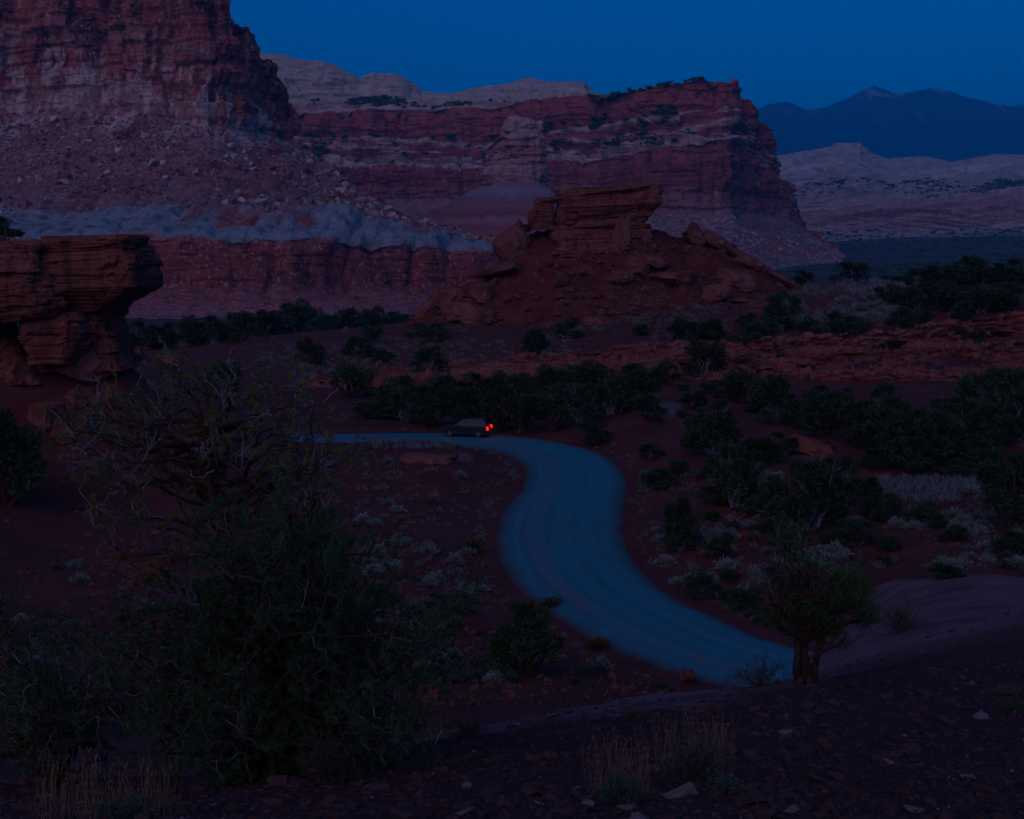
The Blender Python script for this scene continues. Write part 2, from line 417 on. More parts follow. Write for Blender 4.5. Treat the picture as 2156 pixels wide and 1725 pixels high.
g = NT('red_soil')
soil = g.ramp(g.noise(0.35, 5, 0.65), [(0.3, (0.095, 0.028, 0.024)), (0.5, (0.155, 0.042, 0.034)), (0.7, (0.21, 0.064, 0.05))])
soil = g.mix(g.ramp(g.noise(1.4, 5, 0.75), [(0.5, 0.0), (0.68, 0.75)]), soil, (0.085, 0.045, 0.038))
soil = g.mix(g.ramp(g.noise(0.09, 4, 0.6), [(0.48, 0.0), (0.62, 0.6)]), soil, (0.11, 0.05, 0.045))
grav = g.ramp(g.noise(9.0, 5, 0.75), [(0.3, (0.045, 0.02, 0.02)), (0.52, (0.09, 0.038, 0.036)), (0.75, (0.16, 0.075, 0.07))])
c = g.mix(g.attr('stony'), soil, grav)
slk = g.ramp(g.noise(0.9, 8, 0.65, (1, 1, 4)), [(0.3, (0.17, 0.09, 0.085)), (0.55, (0.25, 0.15, 0.145)), (0.75, (0.31, 0.19, 0.19))])
slk = g.mix(g.ramp(g.noise(5.5, 6, 0.75, (1, 1, 3)), [(0.5, 0.0), (0.7, 0.7)]), slk, (0.08, 0.045, 0.045))
slk = g.mix(g.ramp(g.noise(0.5, 3, 0.5, (.5, 3, 1)), [(0.56, 0.0), (0.6, 0.6), (0.64, 0.0)]), slk, (0.06, 0.035, 0.035))
c = g.mix(g.attr('slick'), c, slk)
pl = g.ramp(g.noise(0.006, 6, 0.7), [(0.35, (0.035, 0.05, 0.035)), (0.5, (0.07, 0.085, 0.06)), (0.6, (0.12, 0.10, 0.085)), (0.72, (0.22, 0.15, 0.13))])
c = g.mix(g.attr('plain'), c, pl)
g.bump(g.math('ADD', g.noise(6.0, 5, 0.75), g.math('MULTIPLY', g.noise(0.8, 6, 0.7), 2.0)), 0.08)
M_SOIL = g.color(c)
ground = link('ground', mesh_np('ground', np.stack([gx, gy, gz], -1), grid_faces(len(AZ), len(RR))[:, ::-1], M_SOIL, True,
              {'slick': slick, 'stony': stonyg, 'plain': plain}), kind='structure')

# ------------------------------------------------------------------ gravel road
tang = np.gradient(ROAD, axis=0); tang /= np.linalg.norm(tang, axis=1)[:, None]
nor = np.stack([-tang[:, 1], tang[:, 0]], -1)
ww = np.linspace(-1, 1, 25)
hw = np.interp(ROAD[:, 1], [50, 62, 75], [3.3, 3.7, 4.1]) + 0.35 * fbm(np.stack([ROAD[:, 0] / 6, ROAD[:, 1] / 6, 0 * ROAD[:, 0]], -1), 3, 3)
rp = ROAD[:, None, :] + nor[:, None, :] * (ww[None, :, None] * hw[:, None, None])
rz = 0.10 * (1 - np.abs(ww) ** 4)[None, :] - 0.09 * (np.abs(ww) ** 8)[None, :] + 0 * rp[..., 0] - 0.03 * np.exp(-((np.abs(ww) - 0.42) / 0.12) ** 2)[None]
g = NT('gravel_road')
ac = g.attr('across'); al = g.attr('along')
comb = g.n('ShaderNodeCombineXYZ'); g.l(ac, comb.inputs[0]); g.l(al, comb.inputs[1])
trk = g.noise(1.0, 5, 0.55, (7.0, 0.035, 1), comb.outputs[0])
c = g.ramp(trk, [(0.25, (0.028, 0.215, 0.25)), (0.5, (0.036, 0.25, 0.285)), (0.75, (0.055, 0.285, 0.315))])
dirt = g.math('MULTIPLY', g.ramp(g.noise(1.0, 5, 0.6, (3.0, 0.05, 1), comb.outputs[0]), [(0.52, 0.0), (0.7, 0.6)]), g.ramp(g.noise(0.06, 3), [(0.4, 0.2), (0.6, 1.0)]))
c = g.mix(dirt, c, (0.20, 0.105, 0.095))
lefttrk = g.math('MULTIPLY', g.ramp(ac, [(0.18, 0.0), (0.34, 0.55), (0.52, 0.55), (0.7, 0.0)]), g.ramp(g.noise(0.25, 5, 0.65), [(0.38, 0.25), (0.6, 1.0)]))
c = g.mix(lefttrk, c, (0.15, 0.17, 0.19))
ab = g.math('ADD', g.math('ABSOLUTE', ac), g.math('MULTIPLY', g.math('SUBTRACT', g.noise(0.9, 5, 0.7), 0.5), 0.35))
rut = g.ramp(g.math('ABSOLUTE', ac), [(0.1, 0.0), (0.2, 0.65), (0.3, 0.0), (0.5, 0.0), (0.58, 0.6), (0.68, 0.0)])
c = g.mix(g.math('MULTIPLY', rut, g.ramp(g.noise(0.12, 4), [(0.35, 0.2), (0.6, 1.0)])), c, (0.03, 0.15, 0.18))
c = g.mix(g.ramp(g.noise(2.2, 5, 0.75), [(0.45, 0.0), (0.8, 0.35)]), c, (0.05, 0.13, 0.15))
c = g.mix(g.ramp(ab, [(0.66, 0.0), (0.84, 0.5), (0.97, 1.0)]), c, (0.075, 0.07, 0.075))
g.bump(g.noise(9.0, 6, 0.7), 0.02)
g.b.inputs['Roughness'].default_value = 0.9
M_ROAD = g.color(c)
along = np.concatenate([[0], np.cumsum(np.linalg.norm(np.diff(ROAD, axis=0), axis=1))])
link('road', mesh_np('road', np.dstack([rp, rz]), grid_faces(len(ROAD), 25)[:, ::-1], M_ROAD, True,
     {'across': np.broadcast_to(ww, rz.shape), 'along': np.broadcast_to(along[:, None], rz.shape)}), kind='structure')

# ------------------------------------------------------------------ big landforms
def landform(name, cols, nu, nts, disp, mat, smooth=False, **kw):
    A = np.array(cols, float)                       # columns x profile points x (u, v, Y)
    s = np.concatenate([[0], np.cumsum(np.maximum(np.abs(np.diff(A[:, :, 0], axis=0)).mean(1) + 0.25 * np.abs(np.diff(A[:, :, 1], axis=0)).mean(1), 1e-3))])
    si = np.linspace(0, s[-1], nu)
    B = np.stack([[np.interp(si, s, A[:, p, c]) for c in range(3)] for p in range(A.shape[1])], 0).transpose(2, 0, 1)   # nu, P, 3
    t = np.concatenate([np.linspace(i, i + 1, n, endpoint=False) for i, n in enumerate(nts)] + [[len(nts)]])
    i0 = np.minimum(t.astype(int), len(nts) - 1)
    ft = (t - i0)[None, :, None]
    W = P(B[..., 0], B[..., 1], B[..., 2])
    G = W[:, i0] * (1 - ft) + W[:, i0 + 1] * ft
    du = np.gradient(G, axis=0); dv = np.gradient(G, axis=1)
    N = np.cross(dv, du); N /= (np.linalg.norm(N, axis=-1, keepdims=True) + 1e-9)
    flip = (N[..., 1] > 0.2) & (N[..., 2] < 0.3)
    N[flip] *= -1
    # smooth the normals sideways so that displacement stays coherent
    d = disp(G, np.broadcast_to(t[None], G.shape[:2]), si)
    if isinstance(d, tuple): G = G + N * d[0][..., None] + np.stack([np.zeros_like(d[1]), np.zeros_like(d[1]), d[1]], -1)
    else: G = G + N * d[..., None]
    me = mesh_np(name, G, grid_faces(nu, len(t)), mat, smooth, {'strata': np.broadcast_to(t[None] / len(nts), G.shape[:2])})
    return link(name, me, **kw), G, t

def at_t(t, pts): return np.interp(t, [p[0] for p in pts], [p[1] for p in pts])
def beds(G, h, seed, warp=0.3):
    z = G[..., 2] / h + warp * fbm(G / (h * 6), 2, seed)
    q = np.stack([G[..., 0] / (h * 40), G[..., 1] / (h * 40), z], -1)
    b = vn(q, seed + 3) + 0.5 * vn(q * np.array([2, 2, 2.7]), seed + 4)
    return np.tanh(b * 3)

def blocks(G, h, wd, seed):
    """jointed blocks: one constant offset per bed and joint cell"""
    z = G[..., 2] / h + 0.55 * vn(np.stack([0 * G[..., 2], 0 * G[..., 2], G[..., 2] / (h * 2.3)], -1), seed) + 0.25 * vn(G / (h * 9), seed + 1)
    k = np.floor(z)
    hk = vn(np.stack([k * 1.37 + .5, k * 0 + .5, k * 0 + .5], -1), seed + 2)
    x = (G[..., 0] + 0.7 * G[..., 1]) / wd * (1 + .4 * hk) + hk * 17 + .35 * vn(G / wd, seed + 5)
    i = np.floor(x)
    return _h((k.astype(np.int64) * 7919 + i.astype(np.int64) * 104729 + seed * 31).astype(np.uint32) * np.uint32(2654435761))

# -- left massif: red cliff over boulder talus, grey clay band, fluted dark red wall
rimA = [(-260, -190, 1290), (0, -150, 1250), (120, -130, 1235), (240, -120, 1220), (357, -110, 1200), (425, -80, 1190), (440, -60, 1190), (445, -5, 1195), (448, 8, 1200), (453, 0, 1200), (457, -45, 1195), (476, -48, 1200), (481, -8, 1205), (484, 40, 1210),
        (503, 54, 1225), (530, 58, 1240), (545, 85, 1255), (552, 115, 1270), (580, 140, 1285), (597, 165, 1300), (605, 200, 1310), (610, 250, 1320), (613, 290, 1330)]
baseA = [(-260, 235), (0, 235), (110, 221), (238, 231), (357, 252), (425, 262), (440, 265), (445, 265.6), (448, 266), (453, 267), (458, 268), (470, 269), (478, 270), (487, 271), (504, 273), (523, 277), (540, 280), (556, 283), (575, 287), (592, 291), (602, 293), (608, 295), (613, 297)]
colsA = []
for (ru, rv, rY), (bu, bv) in zip(rimA, baseA):
    bY = rY - 25
    gt = (bu, 430 + 12 * (bu < 200), 985); mr = (bu, 503, 900)
    bku = ru + 60 if ru < 400 else ru - 70
    colsA.append([(bku, rv + 150, rY + 350), (ru, rv, rY), (ru * .6 + bu * .4, rv * .42 + bv * .58, rY - 8), (bu, bv, bY), gt, mr, (bu, 600, 885), (bu, 672, 800)])
for ru, rv, rY, gv_, mv in [(650, 317, 1310, 430, 503), (689, 337, 1280, 431, 503), (723, 371, 1250, 432, 503), (760, 395, 1220, 444, 505), (798, 415, 1200, 457, 510), (840, 443, 1170, 466, 514),
                            (883, 473, 1140, 479, 518), (950, 488, 1120, 492, 523), (1046, 512, 1110, 516, 533), (1150, 540, 1110, 544, 560)]:
    colsA.append([(ru + 70, rv + 70, rY + 300), (ru, rv, rY), (ru, rv + 1.0, rY - 6), (ru, rv + 2.5, rY - 14), (ru, max(gv_, rv + 4), 1000 + (ru - 613) * .1), (ru, mv, 905 + (ru - 613) * .2), (ru, 600, 890 + (ru - 613) * .2), (ru, 668, 805)])
def dispA(G, t, si):
    uu = CU + F * G[..., 0] / G[..., 1]
    pf = 1 - .72 * sstep(425, 480, uu) * at_t(t, [(0, 1), (3, 1), (3.3, .3), (4, 0)])
    cliff = at_t(t, [(0, 0), (1, 0.8), (1.2, 1), (2.9, 1), (3.05, 0.15), (3.3, 0)])
    tal = at_t(t, [(2.95, 0), (3.1, 1), (4, 1), (4.2, 0.2), (4.4, 0)])
    clay = at_t(t, [(3.75, 0), (4.1, 1), (4.9, 1), (5.02, 0)])
    flt = at_t(t, [(4.9, 0), (5.05, 1), (5.95, 0.9), (6.4, 0.15), (7, 0)])
    d = cliff * (13 * pf * fbm(G / np.array([60., 60, 110]), 4, 1) + 2.0 * beds(G, 9, 2) + 3.0 * blocks(G, 20, 26, 201) + 4.5 * blocks(G, 85, 24, 216) + 1.8 * blocks(G, 8, 11, 202) - 15 * pf * ridge(G / np.array([42., 42, 300]), 2, 4) ** 4 + 3 * fbm(G / 9, 3, 6))
    d = d + (1 - pf) * cliff * (5 * blocks(G, 90, 15, 211) + 3 * blocks(G, 34, 9, 212))
    d = d + tal * (9 * fbm(G / 90, 4, 8) + 2.2 * fbm(G / 11, 4, 9) - 4 * ridge(G / np.array([35., 140, 140]), 2, 10))
    ux = si[:, None] + 6 * fbm(G / 60, 2, 12)
    d = d + clay * (6 * np.abs(vn(np.stack([G[..., 0] / 34, G[..., 1] / 70, 0 * t], -1), 14)) + 3.2 * np.abs(vn(G / np.array([9., 24, 40]), 15)) + 1.5 * fbm(G / 8, 3, 13))
    fl = ridge(np.stack([G[..., 0] / 30 + 0.3 * fbm(G / 40, 2, 20), G[..., 1] / 90, G[..., 2] / 400], -1), 2, 16)
    d = d + flt * (-12 * fl ** 2 + 4 * fbm(G / 20, 3, 17) + 1.0 * beds(G, 3.5, 18) + 1.2 * blocks(G, 5, 9, 203)) + at_t(t, [(6, 0), (6.3, 1), (7, 0.6)]) * (4 * fbm(G / np.array([18., 40, 40]), 3, 21) + 0.8 * beds(G, 3, 22))
    return d
massif, GA, tA = landform('cliff', colsA, 540, [6, 52, 54, 54, 24, 32, 22], dispA, M_A, kind='structure')

# -- middle mesa
rimB = [(520, 242, 2320, 288, 356, 420), (611, 237, 2290, 288, 352, 420), (700, 234, 2270, 289, 352, 420), (812, 231, 2240, 289, 356, 420), (920, 229, 2210, 295, 354, 421), (1019, 227, 2180, 300, 350, 422), (1121, 211, 2140, 283, 345, 428), (1257, 200, 2080, 262, 330, 440), (1317, 194, 2050, 250, 322, 445),
        (1427, 176, 2000, 244, 305, 447), (1471, 167, 1985, 238, 292, 447), (1500, 167, 1975, 236, 288, 447), (1524, 170, 1975, 234, 286, 447), (1546, 176, 1985, 236, 290, 449)]
colsB = []
for u, rv, Y, a, b, c_ in rimB:
    colsB.append([(u + 20, rv + 12, Y + 500), (u, rv, Y), (u, a, Y - 22), (u, b, Y - 95), (u, c_, Y - 112), (u, 508 if u < 1100 else 540, Y - 330), (u, 620, Y - 480)])
for (u, rv, Y), (bu, bv) in zip([(1559, 192, 2000), (1572, 205, 2015), (1581, 216, 2030), (1586, 235, 2045), (1594, 253, 2060), (1615, 272, 2080), (1634, 291, 2100), (1636, 350, 2120), (1660, 394, 2140), (1682, 425, 2160), (1691, 465, 2175)],
                                [(1556, 449), (1568, 450), (1580, 451), (1592, 452), (1604, 453), (1622, 455), (1640, 457), (1655, 460), (1670, 464), (1684, 469), (1692, 474)]):
    m = lambda f: (u * (1 - f) + bu * f, rv * (1 - f) + bv * f, Y - 30 * f)
    colsB.append([(u - 60, rv + 70, Y + 300), (u, rv, Y), m(.25), m(.45), (bu, bv, Y - 35), (bu + 5, 548, Y - 330), (bu + 5, 640, Y - 480)])
for ru, rv, rY in [(1735, 508, 2120), (1779, 539, 2060), (1819, 553, 2020), (1858, 577, 1980), (1905, 604, 1960)]:
    colsB.append([(ru + 60, rv + 60, rY + 250), (ru, rv, rY), (ru, rv + 1, rY - 6), (ru, rv + 2, rY - 12), (ru, rv + 3, rY - 20), (ru, rv + 22, rY - 220), (ru, 650, rY - 420)])
def dispB(G, t, si):
    uu = CU + F * G[..., 0] / G[..., 1]
    pf = 1 - .7 * sstep(1500, 1570, uu)
    wall = at_t(t, [(0, 0), (.9, .3), (1.05, 1), (1.9, 1), (2.1, .5), (2.9, .6), (3.05, 1), (3.95, 1), (4.05, .1), (4.4, 0)])
    tal = at_t(t, [(3.9, 0), (4.1, 1), (6, 1)])
    d = wall * (14 * pf * fbm(G / np.array([110., 110, 160]), 4, 31) + 3.2 * beds(G, 13, 32) + 4 * blocks(G, 26, 38, 204) + 5 * blocks(G, 100, 40, 217) + 3 * blocks(G, 11, 16, 205) - 18 * pf * ridge(G / np.array([60., 60, 420]), 2, 34) ** 5 + 4 * fbm(G / 14, 3, 36))
    d = d + (1 - pf) * wall * (7 * blocks(G, 120, 30, 213) + 4 * blocks(G, 45, 16, 214))
    d = d + at_t(t, [(1.9, 0), (2.2, 1), (2.9, 1), (3, 0)]) * (8 * beds(G, 11, 37) + 6 * blocks(G, 9, 18, 208))
    d = d + tal * (10 * fbm(G / 120, 4, 38) + 3 * fbm(G / 16, 3, 39) - 6 * ridge(G / np.array([60., 200, 200]), 2, 40))
    return d
mesa, GB, tB = landform('mesa', colsB, 580, [6, 38, 40, 44, 40, 10], dispB, M_B, kind='structure')

# -- cream domes standing behind the mesa rim
rimC = [(520, 108), (560, 112), (600, 117), (650, 127), (680, 128), (720, 148), (757, 166), (772, 158), (786, 152), (800, 157), (808, 154), (830, 156), (845, 160), (875, 180), (887, 192), (920, 197), (945, 197), (975, 190), (1030, 178), (1060, 176), (1100, 167), (1120, 165), (1150, 172), (1200, 173), (1230, 172), (1236, 181), (1258, 199), (1300, 212)]
colsC = [[(u, v + 40, 2950), (u, v, 2620), (u, v * .5 + 108, 2540), (u, 222, 2500), (u, 250, 2440)] for u, v in rimC]
def dispC(G, t, si):
    a = at_t(t, [(0, 0.2), (1, .22), (1.4, .8), (2, 1), (4, 1)])
    return a * (10 * fbm(G / 90, 4, 51) + 4 * blocks(G, 14, 60, 209) + 5 * beds(G, 10, 52, 0.8) - 12 * ridge(G / np.array([80., 80, 200]), 2, 53) ** 7 + 2.5 * fbm(G / 15, 3, 54))
dome, GC, tC = landform('slickrock_hill', colsC, 420, [8, 26, 26, 14], dispC, M_C, kind='structure')

# -- pale slickrock hills far right
rimE = [(1560, 335), (1636, 328), (1691, 319), (1744, 310), (1757, 303), (1764, 301), (1812, 299), (1816, 306), (1840, 322), (1867, 334), (1911, 330), (1950, 328), (1980, 335), (2003, 341), (2043, 334), (2085, 328), (2090, 325), (2156, 325), (2300, 318)]
colsE = []
for u, v in rimE:
    k = np.clip((u - 1650) / 500, 0, 1)
    b1, b2, b3 = 425 - 20 * k, 462 - 35 * k, 492 - 8 * k
    colsE.append([(u, v + 50, 4300), (u, v, 3750), (u, v * .5 + b1 * .5 - 6, 3620), (u, b1, 3500), (u, b2, 3380), (u, b3, 3350), (u, 520, 3080)])
def dispE(G, t, si):
    a = at_t(t, [(0, .2), (1, .2), (1.5, .8), (2, 1), (6, 1)])
    d = a * (22 * fbm(G / 190, 4, 61) + 6 * beds(G + np.stack([0 * t, 0 * t, .18 * G[..., 0]], -1), 15, 62, 1.0) + 4 * blocks(G, 16, 60, 210) - 18 * ridge(G / np.array([130., 130, 400]), 2, 63) ** 6 + 4 * fbm(G / 22, 3, 64))
    return d + at_t(t, [(2.8, 0), (3.1, 1), (3.9, 1), (4.0, 0)]) * 16 * beds(G, 10, 65)
hillE, GE, tE = landform('slickrock_hill', colsE, 360, [8, 26, 24, 24, 26, 10], dispE, M_E, kind='structure')

# -- far mountains with snow patches
rimG = [(1450, 262), (1540, 250), (1590, 238), (1620, 222), (1656, 214), (1676, 220), (1695, 231), (1735, 227), (1765, 215), (1792, 205), (1820, 192), (1841, 184), (1860, 191), (1880, 198), (1900, 198), (1920, 195), (1945, 191), (1964, 188), (1999, 193), (2043, 208), (2087, 217), (2131, 226), (2156, 222), (2200, 214), (2300, 220), (2420, 240)]
colsG = [[(u, v + 45, 20600), (u, v, 18000), (u, v * .45 + 300 * .55, 17000), (u, 345, 15600), (u, 470, 14000)] for u, v in rimG]
def dispG(G, t, si):
    a = at_t(t, [(0, .3), (1, .12), (1.4, .6), (2, 1), (4, 1)])
    return a * (240 * fbm(G / 1800, 4, 71) + 220 * (ridge(G / np.array([840., 1800, 1800]), 4, 72) - .5) + 50 * fbm(G / 180, 3, 73))
g = NT('mountain_rock')
c = g.ramp(g.noise(0.001, 6, 0.7), [(0.35, (0.015, 0.04, 0.04)), (0.55, (0.03, 0.06, 0.06)), (0.7, (0.06, 0.09, 0.09))])
sep = g.n('ShaderNodeSeparateXYZ'); g.l(g.pos, sep.inputs[0])
hi = g.ramp(g.math('DIVIDE', sep.outputs[2], 2800.0), [(0.6, 0.0), (0.82, 0.8)])
sn = g.math('MULTIPLY', hi, g.ramp(g.noise(0.0028, 6, 0.62, (1, 0.5, 0.6)), [(0.54, 0.0), (0.62, 1.0)]))
M_MTN = g.color(g.mix(sn, c, (0.5, 0.58, 0.66)))
mount, GG, tG = landform('mountains', colsG, 420, [6, 46, 34, 10], dispG, M_MTN, smooth=True, kind='structure')

# -- rock ledges crossing the middle ground
colsL = []
for u, top, bot, Yt, Yb in [(600, 806, 830, 164, 160), (700, 800, 832, 164, 159), (800, 790, 828, 164, 158), (930, 772, 820, 166, 158), (1100, 755, 818, 168, 157), (1300, 735, 815, 170, 156), (1450, 722, 812, 171, 155), (1520, 716, 812, 173, 155), (1700, 708, 815, 176, 155), (1850, 695, 818, 178, 154), (2000, 675, 820, 180, 153), (2156, 660, 818, 182, 153), (2400, 645, 812, 184, 153)]:
    h = (bot - top)
    colsL.append([(u, top + 14, Yt + 17), (u, top, Yt), (u, top + h * .3, Yt - 1.5), (u, top + h * .36, Yt - 7), (u, top + h * .66, Yt - 9), (u, top + h * .72, Yb + 5), (u, bot, Yb + 3.5), (u, bot + 12, Yb - 5)])
def dispL(G, t, si):
    a = at_t(t, [(0, 0), (1, .7), (1.1, 1), (6, 1), (6.5, .2), (7, 0)])
    return a * (1.3 * fbm(G / np.array([9., 9, 5]), 4, 81) + 0.35 * beds(G, 0.55, 82, .7) + .6 * blocks(G, .8, 3.2, 206) + .35 * blocks(G, .35, 1.5, 207) - 1.6 * ridge(G / np.array([7., 7, 20]), 2, 83) ** 6 + .3 * fbm(G / .9, 3, 84))
ledge, GL, tL = landform('rock_ledge', colsL, 760, [6, 16, 8, 16, 8, 18, 6], dispL, M_LEDGE, kind='structure')

# ------------------------------------------------------------------ lofted rocks (blocks, slabs, spires)
def loft(name, outline, Yc, depth, nz=40, na=72, bed_h=0.6, amp=0.4, tilt=0.0, power=3.5, seed=0, mat=None, parent=None, bow=0.0, **kw):
    """outline: rows of (v, u_left, u_right) from top to bottom seen at distance Yc; cross sections are rounded blocks of the given depth.
       depth may be a list of per-row depths."""
    O = np.array([r[:3] for r in outline], float)
    D = np.array(depth if isinstance(depth, (list, tuple)) else [depth] * len(O), float)
    zz = EYE - (O[:, 0] - HV) / F * Yc
    xl = (O[:, 1] - CU) / F * Yc; xr = (O[:, 2] - CU) / F * Yc
    tz = np.linspace(0, 1, nz); s = np.linspace(0, 1, len(O))
    z = np.interp(tz, s, zz); L = np.interp(tz, s, xl); Rr = np.interp(tz, s, xr); Dd = np.interp(tz, s, D)
    a = np.linspace(0, 2 * np.pi, na, endpoint=False)
    ca, sa = np.cos(a), np.sin(a)
    ex = np.sign(ca) * np.abs(ca) ** (2 / power); ey = np.sign(sa) * np.abs(sa) ** (2 / power)
    X = ((L + Rr) / 2)[None] + ((Rr - L) / 2)[None] * ex[:, None]
    Yy = Yc + Dd[None] / 2 * ey[:, None] + 0 * X
    Z = z[None] + tilt * (X - X.mean()) + bow * ey[:, None] * 0 + 0 * X
    G = np.stack([X, Yy, Z], -1)
    nrm = np.stack([np.broadcast_to(ex[:, None] * 1.0, X.shape), np.broadcast_to(ey[:, None], X.shape), 0 * X], -1)
    nrm /= np.linalg.norm(nrm, axis=-1, keepdims=True)
    q = G.copy(); q[..., 2] -= tilt * (X - X.mean())
    d = amp * (1.1 * fbm(q / (amp * 6), 4, seed) + 0.13 * beds(q, bed_h, seed + 5, .8) + 0.9 * blocks(q, bed_h * 4.2, amp * 10, seed + 3) + .4 * blocks(q, bed_h * 1.5, amp * 4, seed + 4) - 1.3 * ridge(q / np.array([amp * 6, amp * 6, amp * 18]), 2, seed + 6) ** 6 + .5 * fbm(q / (amp * 1.6), 4, seed + 8) - .9 * np.maximum(0, fbm(q / np.array([amp * 5, amp * 5, amp * 1.6]), 3, seed + 11) - .18) * 3)
    G = G + nrm * d[..., None]
    G[..., 2] += 0.5 * amp * fbm(G / (amp * 4), 3, seed + 9)
    top = G[:, 0].mean(0) + np.array([0, 0, amp * .15]); bot = G[:, -1].mean(0)
    V = np.concatenate([G.reshape(-1, 3), top[None], bot[None]])
    Fq = grid_faces(na, nz, True)[:, ::-1]
    i = np.arange(na); j = (i + 1) % na
    tf = np.stack([i * nz, j * nz, np.full(na, na * nz), np.full(na, na * nz)], -1)
    bf = np.stack([j * nz + nz - 1, i * nz + nz - 1, np.full(na, na * nz + 1), np.full(na, na * nz + 1)], -1)
    Ft = np.concatenate([Fq[:, [0, 1, 2]], Fq[:, [0, 2, 3]], tf[:, :3], bf[:, :3]])
    st = np.concatenate([np.broadcast_to(tz[None], X.shape).ravel(), [0, 1]])
    me = mesh_np(name, V, Ft, mat, False, {'strata': st})
    return link(name, me, parent, **kw)

def hull_rock(name, seed, mat, n=16, flat=1.0, subdiv=True, rough=0.07):
    """angular broken block in a unit box"""
    rnd = random.Random(seed)
    bm = bmesh.new()
    for _ in range(n):
        p = Vector((rnd.uniform(-1, 1), rnd.uniform(-1, 1), rnd.uniform(-1, 1)))
        m = max(abs(p.x), abs(p.y), abs(p.z)); p = p / m * rnd.uniform(.42, .5)
        bm.verts.new((p.x, p.y, p.z * flat))
    r = bmesh.ops.convex_hull(bm, input=bm.verts)
    bmesh.ops.delete(bm, geom=[e for e in r['geom_interior'] if isinstance(e, bmesh.types.BMVert)], context='VERTS')
    bmesh.ops.dissolve_limit(bm, angle_limit=R(12), verts=bm.verts, edges=bm.edges)
    if subdiv:
        bmesh.ops.bevel(bm, geom=bm.edges[:], offset=0.016, segments=1, affect='EDGES')
    bmesh.ops.triangulate(bm, faces=bm.faces[:])
    if subdiv:
        bmesh.ops.subdivide_edges(bm, edges=bm.edges[:], cuts=2, use_grid_fill=True)
        bmesh.ops.triangulate(bm, faces=bm.faces[:])
        P_ = np.array([v.co[:] for v in bm.verts])
        d = fbm(P_ * 4 + seed, 4, seed) + .5 * blocks(P_, .22, .4, seed)
        for v, dd in zip(bm.verts, d): v.co += v.co.normalized() * (dd * rough * 2)
    me = bpy.data.meshes.new(name); bm.to_mesh(me); bm.free()
    me.materials.append(mat)
    at = me.attributes.new('strata', 'FLOAT', 'POINT')
    return me

# -- distant spire on its clay cone
spire = link('rock_spire', None, loc=(0, 0, 0), label='pale crumbling rock tower on a purple clay cone before the mesa', cat='rock tower')
YS = 1450
loft('tower', [(247, 1074, 1090), (250, 1072, 1112), (256, 1068, 1136), (268, 1064, 1140), (290, 1062, 1143), (300, 1046, 1143), (318, 1034, 1145), (345, 1028, 1148), (372, 1020, 1152), (395, 1016, 1156)], YS, [18, 26, 36, 42, 48, 50, 52, 54, 56, 58], 90, 150, 4.0, 4.2, 0, 3.2, 101, M_SPIRE, spire)
ph = np.linspace(0, 2 * np.pi, 120, endpoint=False); rr_ = np.linspace(0, 2.4, 90)
xc = (1090 - CU) / F * YS
rad = np.where(np.cos(ph) < 0, (1090 - 930), (1205 - 1090)) / F * YS * 1.05
H0, H1 = EYE - (338 - HV) / F * YS, EYE - (440 - HV) / F * YS
Gc = np.stack([xc + rad[:, None] * rr_ * np.cos(ph)[:, None], YS + 75 * rr_ * np.sin(ph)[:, None], np.interp(rr_, [0, .5, 1, 1.5, 2.4], [H0, H0 + (H1 - H0) * .54, H1, EYE - (482 - HV) / F * YS, EYE - (575 - HV) / F * YS])[None] + 0 * ph[:, None]], -1)
Gc[..., 2] += 3.0 * fbm(Gc / 18, 3, 111) * np.minimum(rr_, 1)[None] + 1.2 * beds(Gc, 5, 112) * sstep(.8, 1.3, rr_)[None] - 3.5 * ridge(np.stack([np.broadcast_to(ph[:, None] * 5, Gc.shape[:2]), np.broadcast_to(rr_[None] * 2, Gc.shape[:2]), 0 * Gc[..., 0]], -1), 2, 113) * np.minimum(rr_, 1)[None]
link('cone', mesh_np('cone', Gc, grid_faces(120, 90, True), M_CONE, False, {'strata': np.broadcast_to(rr_[None] / 2.4, Gc.shape[:2])}), spire)

# -- the butte
YB = 250.0
butte = link('rock_butte', None, label='dark red butte with a cracked flat caprock on a boulder slope', cat='butte')
bxc = (1255 - CU) / F * YB
phb = np.linspace(0, 2 * np.pi, 260, endpoint=False); rb = np.linspace(0, 1, 90)
ul = np.array([(0, 1150), (0.12, 1110), (.22, 1060), (.36, 1005), (.5, 960), (.66, 905), (.82, 862), (1, 790)]);
prof = np.array([(0, 476), (.12, 478), (.24, 483), (.31, 490), (.37, 520), (.46, 558), (.56, 596), (.7, 628), (.84, 655), (1, 690)])
profR = np.array([(0, 478), (.12, 480), (.22, 488), (.32, 498), (.5, 512), (.62, 540), (.74, 568), (.86, 594), (1, 625)])
cosb = np.cos(phb)[:, None]; sinb = np.sin(phb)[:, None]
rL, rR, rF = (1255 - 800) / F * YB, (1760 - 1255) / F * YB, 34.0
rx = np.where(cosb < 0, rL, rR)
Xb = bxc + rx * rb[None] * cosb; Yb_ = YB + 8 - 2 + np.where(sinb < 0, rF, 26.0) * rb[None] * sinb
wl = (1 - cosb) / 2
profF = np.array([(0, 490), (.15, 494), (.26, 503), (.38, 522), (.55, 568), (.7, 612), (.84, 655), (1, 700)])
wf = np.clip(-sinb, 0, 1) ** 1.5
vprof = np.interp(rb, prof[:, 0], prof[:, 1])[None] * wl + np.interp(rb, profR[:, 0], profR[:, 1])[None] * (1 - wl)
vprof = vprof * (1 - wf) + np.interp(rb, profF[:, 0], profF[:, 1])[None] * wf
Zb = EYE - (vprof - HV) / F * YB
gzb = ground_z(Xb, Yb_)
mixb = sstep(0.72, 1.0, rb)[None]
